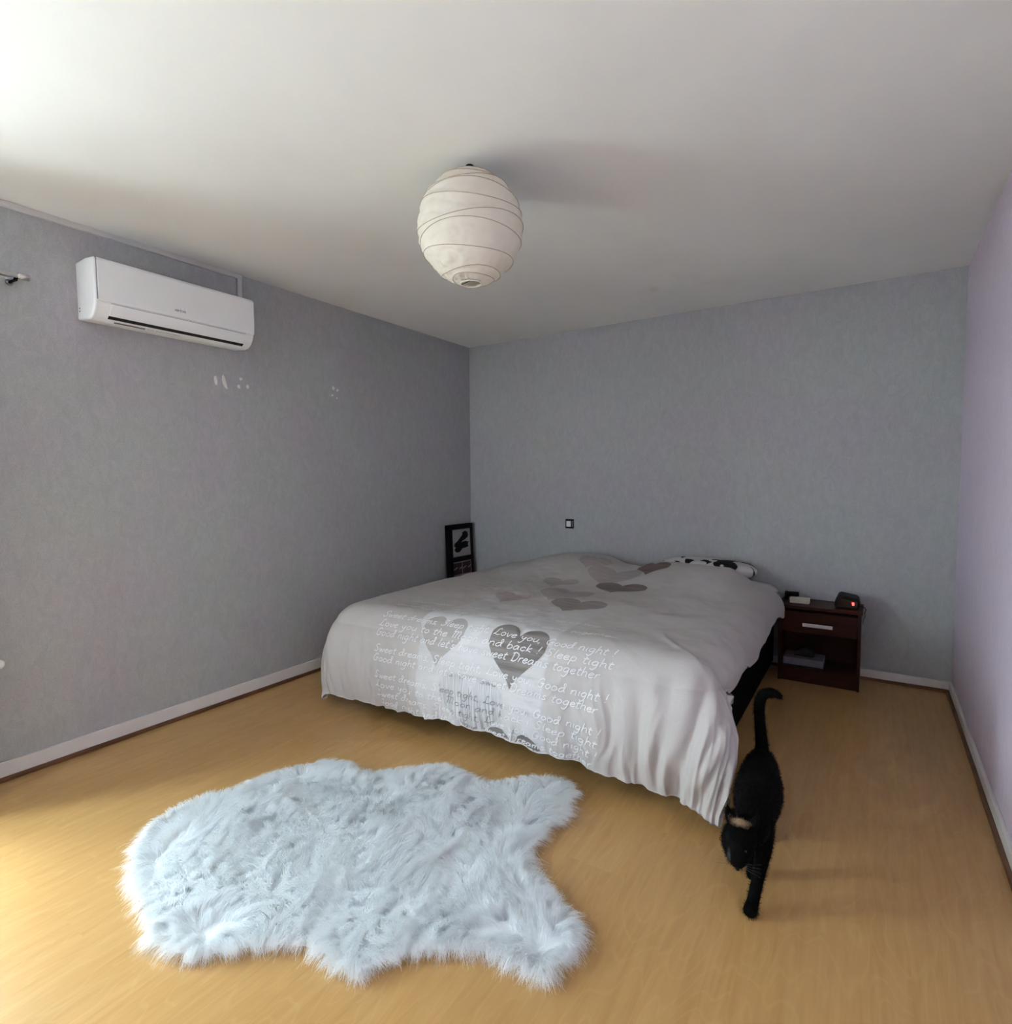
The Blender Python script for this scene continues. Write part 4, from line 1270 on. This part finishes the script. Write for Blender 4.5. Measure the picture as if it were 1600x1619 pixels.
# ------------------------------------------------------------------ cat
def cat():
    root = thing('cat', (2.84, -2.25, 0.0), 'black cat with a tan forehead patch walking past the bed corner, tail raised', 'cat')
    V, F = [], []
    def add(pts, rad, seg=16, sub=4):
        n = len(pts)
        P = catmull(pts, sub)
        R_ = [tuple(r) if hasattr(r, '__len__') else (r, r) for r in rad]
        RR = catmull([np.array(r) for r in R_], sub)
        v, f = tube_geo(P, [tuple(np.maximum(r, 0.002)) for r in RR], seg)
        b = len(V)
        V.extend(v); F.extend([tuple(i + b for i in q) for q in f])
    # tube_geo: first radius is along the 'up' reference, second sideways
    add([(2.822, -1.955, .225), (2.826, -2.00, .232), (2.834, -2.09, .222), (2.842, -2.18, .213), (2.850, -2.27, .222), (2.853, -2.34, .228), (2.850, -2.385, .222)],
        [.020, (.060, .052), (.076, .068), (.078, .078), (.076, .066), (.066, .054), .040])
    # chest and neck
    add([(2.853, -2.30, .205), (2.852, -2.37, .200), (2.847, -2.41, .203), (2.838, -2.44, .198)], [.055, .054, .046, .036])
    # head, nose pointing down and to the camera
    add([(2.838, -2.405, .215), (2.834, -2.435, .212), (2.832, -2.462, .192), (2.835, -2.482, .168), (2.838, -2.495, .150), (2.840, -2.503, .140)],
        [.022, (.044, .046), (.047, .050), (.036, .038), (.021, .025), .010])
    add([(2.812, -2.470, .180), (2.832, -2.486, .160)], [.022, .018], sub=1)
    add([(2.856, -2.470, .180), (2.842, -2.486, .160)], [.022, .018], sub=1)
    # ears
    for sx in (-1, 1):
        e = Vector((2.834 + sx * .032, -2.430, .243))
        add([e, e + Vector((sx * .008, .006, .018)), e + Vector((sx * .013, .012, .038))], [(.010, .020), (.007, .014), (.002, .003)], 10, 3)
    # legs: shoulder/hip, elbow/knee, wrist/hock, paw
    add([(2.882, -2.315, .205), (2.890, -2.365, .150), (2.884, -2.425, .085), (2.877, -2.470, .030), (2.874, -2.495, .018), (2.873, -2.512, .014)],
        [(.045, .030), (.030, .025), (.0185, .0185), (.017, .018), (.017, .021), (.010, .014)])
    add([(2.815, -2.300, .200), (2.818, -2.325, .140), (2.838, -2.310, .075), (2.846, -2.300, .028), (2.847, -2.322, .016), (2.847, -2.336, .013)],
        [(.045, .030), (.028, .023), .017, .016, (.016, .020), (.009, .013)])
    add([(2.868, -2.045, .200), (2.872, -2.090, .140), (2.866, -2.030, .085), (2.864, -2.050, .030), (2.864, -2.080, .016), (2.864, -2.098, .013)],
        [(.055, .034), (.042, .028), (.019, .017), .016, (.016, .020), (.009, .013)])
    add([(2.792, -2.030, .200), (2.790, -2.050, .140), (2.797, -1.965, .090), (2.803, -1.945, .035), (2.803, -1.972, .016), (2.803, -1.990, .013)],
        [(.055, .034), (.042, .028), (.019, .017), .016, (.016, .020), (.009, .013)])
    # tail
    add([(2.822, -2.000, .235), (2.820, -1.965, .270), (2.812, -1.945, .330), (2.805, -1.940, .400), (2.806, -1.938, .448), (2.822, -1.936, .480), (2.852, -1.936, .488), (2.882, -1.940, .478)],
        [.026, .024, .021, .020, .020, .019, .017, .009], 14, 4)
    me = bpy.data.meshes.new('body')
    me.from_pydata([tuple(v) for v in V], [], F)
    me.update()
    tmp = bpy.data.objects.new('tmp_cat', me)
    COL.objects.link(tmp)
    rm = tmp.modifiers.new('r', 'REMESH'); rm.mode = 'VOXEL'; rm.voxel_size = 0.0045
    sm = tmp.modifiers.new('s', 'SMOOTH'); sm.iterations = 4; sm.factor = 0.5
    dg = bpy.context.evaluated_depsgraph_get()
    m2 = bpy.data.meshes.new_from_object(tmp.evaluated_get(dg))
    bpy.data.objects.remove(tmp)
    m2.name = 'body'
    # coat: black with a tan patch between the eyes and a greyish cheek
    m = Mat('black_coat', (0.006, 0.0055, 0.006), 0.7, 0, 0.05)
    geo = m.n('ShaderNodeTexCoord').outputs['Object']
    def patch(c, r, soft, sc=(1, 1, 1)):
        sub = m.n('ShaderNodeVectorMath', operation='SUBTRACT'); m.l(geo, sub.inputs[0]); sub.inputs[1].default_value = c
        mul = m.n('ShaderNodeVectorMath', operation='MULTIPLY'); m.l(sub.outputs[0], mul.inputs[0]); mul.inputs[1].default_value = sc
        ln = m.n('ShaderNodeVectorMath', operation='LENGTH'); m.l(mul.outputs[0], ln.inputs[0])
        d2 = m.math('ADD', ln.outputs['Value'], m.math('MULTIPLY', m.noise(geo, 110, 3), 0.018))
        mr = m.n('ShaderNodeMapRange'); mr.inputs[1].default_value = r + soft; mr.inputs[2].default_value = r
        m.l(d2, mr.inputs[0])
        return mr.outputs[0]
    blk = m.ramp(m.noise(geo, 40, 3), [(0.3, (0.0022, 0.0020, 0.0020)), (0.7, (0.0045, 0.0040, 0.0038))])
    c = m.mix(patch((2.832, -2.445, .256), .0200, .016, (.75, 1, 1)), blk, (0.33, 0.225, 0.14))
    c = m.mix(patch((2.815, -2.497, .172), .017, .014, (2.6, 1, .7)), c, (0.055, 0.055, 0.056))
    m.color(c)
    o = link('body', m2, m.m, None, True)
    under(o, root)
    # short fuzzy coat
    nv = len(m2.vertices)
    co = np.zeros(nv * 3); m2.vertices.foreach_get('co', co); co = co.reshape(-1, 3)
    no = np.zeros(nv * 3); m2.vertices.foreach_get('normal', no); no = no.reshape(-1, 3)
    idx = rng.integers(0, nv, 26000)
    r0 = co[idx] + rng.normal(0, 0.0018, (len(idx), 3))
    back = np.array([0.0, 0.6, -0.35])
    dirv = no[idx] * 0.75 + back * 0.6 + rng.normal(0, 0.18, (len(idx), 3))
    dirv /= np.linalg.norm(dirv, axis=1, keepdims=True)
    L = rng.uniform(0.004, 0.008, len(idx))[:, None]
    t3 = r0 + dirv * L; t3[:, 2] = np.maximum(t3[:, 2], 0.001)
    m1 = r0 + (no[idx] * 0.5 + dirv * 0.5) * L * 0.55
    fo_ = ribbons('fur', r0, [r0, m1, t3], np.full(len(idx), 0.0011), m.m)
    under(fo_, root)
    fo_['kind'] = 'stuff'
    # eyes, nose, whiskers
    eye = Mat('cat_eye', (0.12, 0.13, 0.03), 0.1); eye.color(eye.ramp(eye.noise(eye.coord(), 200, 1), [(0.4, (0.012, 0.012, 0.004)), (0.6, (0.02, 0.02, 0.006))]))
    for sx in (-1, 1):
        c_ = Vector((2.8345 + sx * .0215, -2.494, .196))
        bm = bmesh.new(); bmesh.ops.create_uvsphere(bm, u_segments=14, v_segments=10, radius=0.0075)
        for v in bm.verts:
            v.co = c_ + v.co
        under(bm_obj('eye', bm, eye.m, None, True), root)
    bm = bmesh.new(); bmesh.ops.create_uvsphere(bm, u_segments=12, v_segments=8, radius=1)
    for v in bm.verts:
        v.co = Vector((2.840, -2.510, .142)) + Vector((v.co.x * .006, v.co.y * .005, v.co.z * .004))
    under(bm_obj('nose', bm, MAT['dark'], None, True), root)
    wm = simple('whisker', (0.07, 0.07, 0.07), (0.10, 0.10, 0.10), 0.5, 50)
    for sx in (-1, 1):
        for k in range(4):
            b = Vector((2.839 + sx * .014, -2.500, .146 + .004 * k))
            under(tube('whisker', [b, b + Vector((sx * .025, -.004, .004 * (k - 1))), b + Vector((sx * .05, .004, .010 * (k - 1) - .006))], [.0004, .0003, .0002], wm, seg=5), root)
cat()
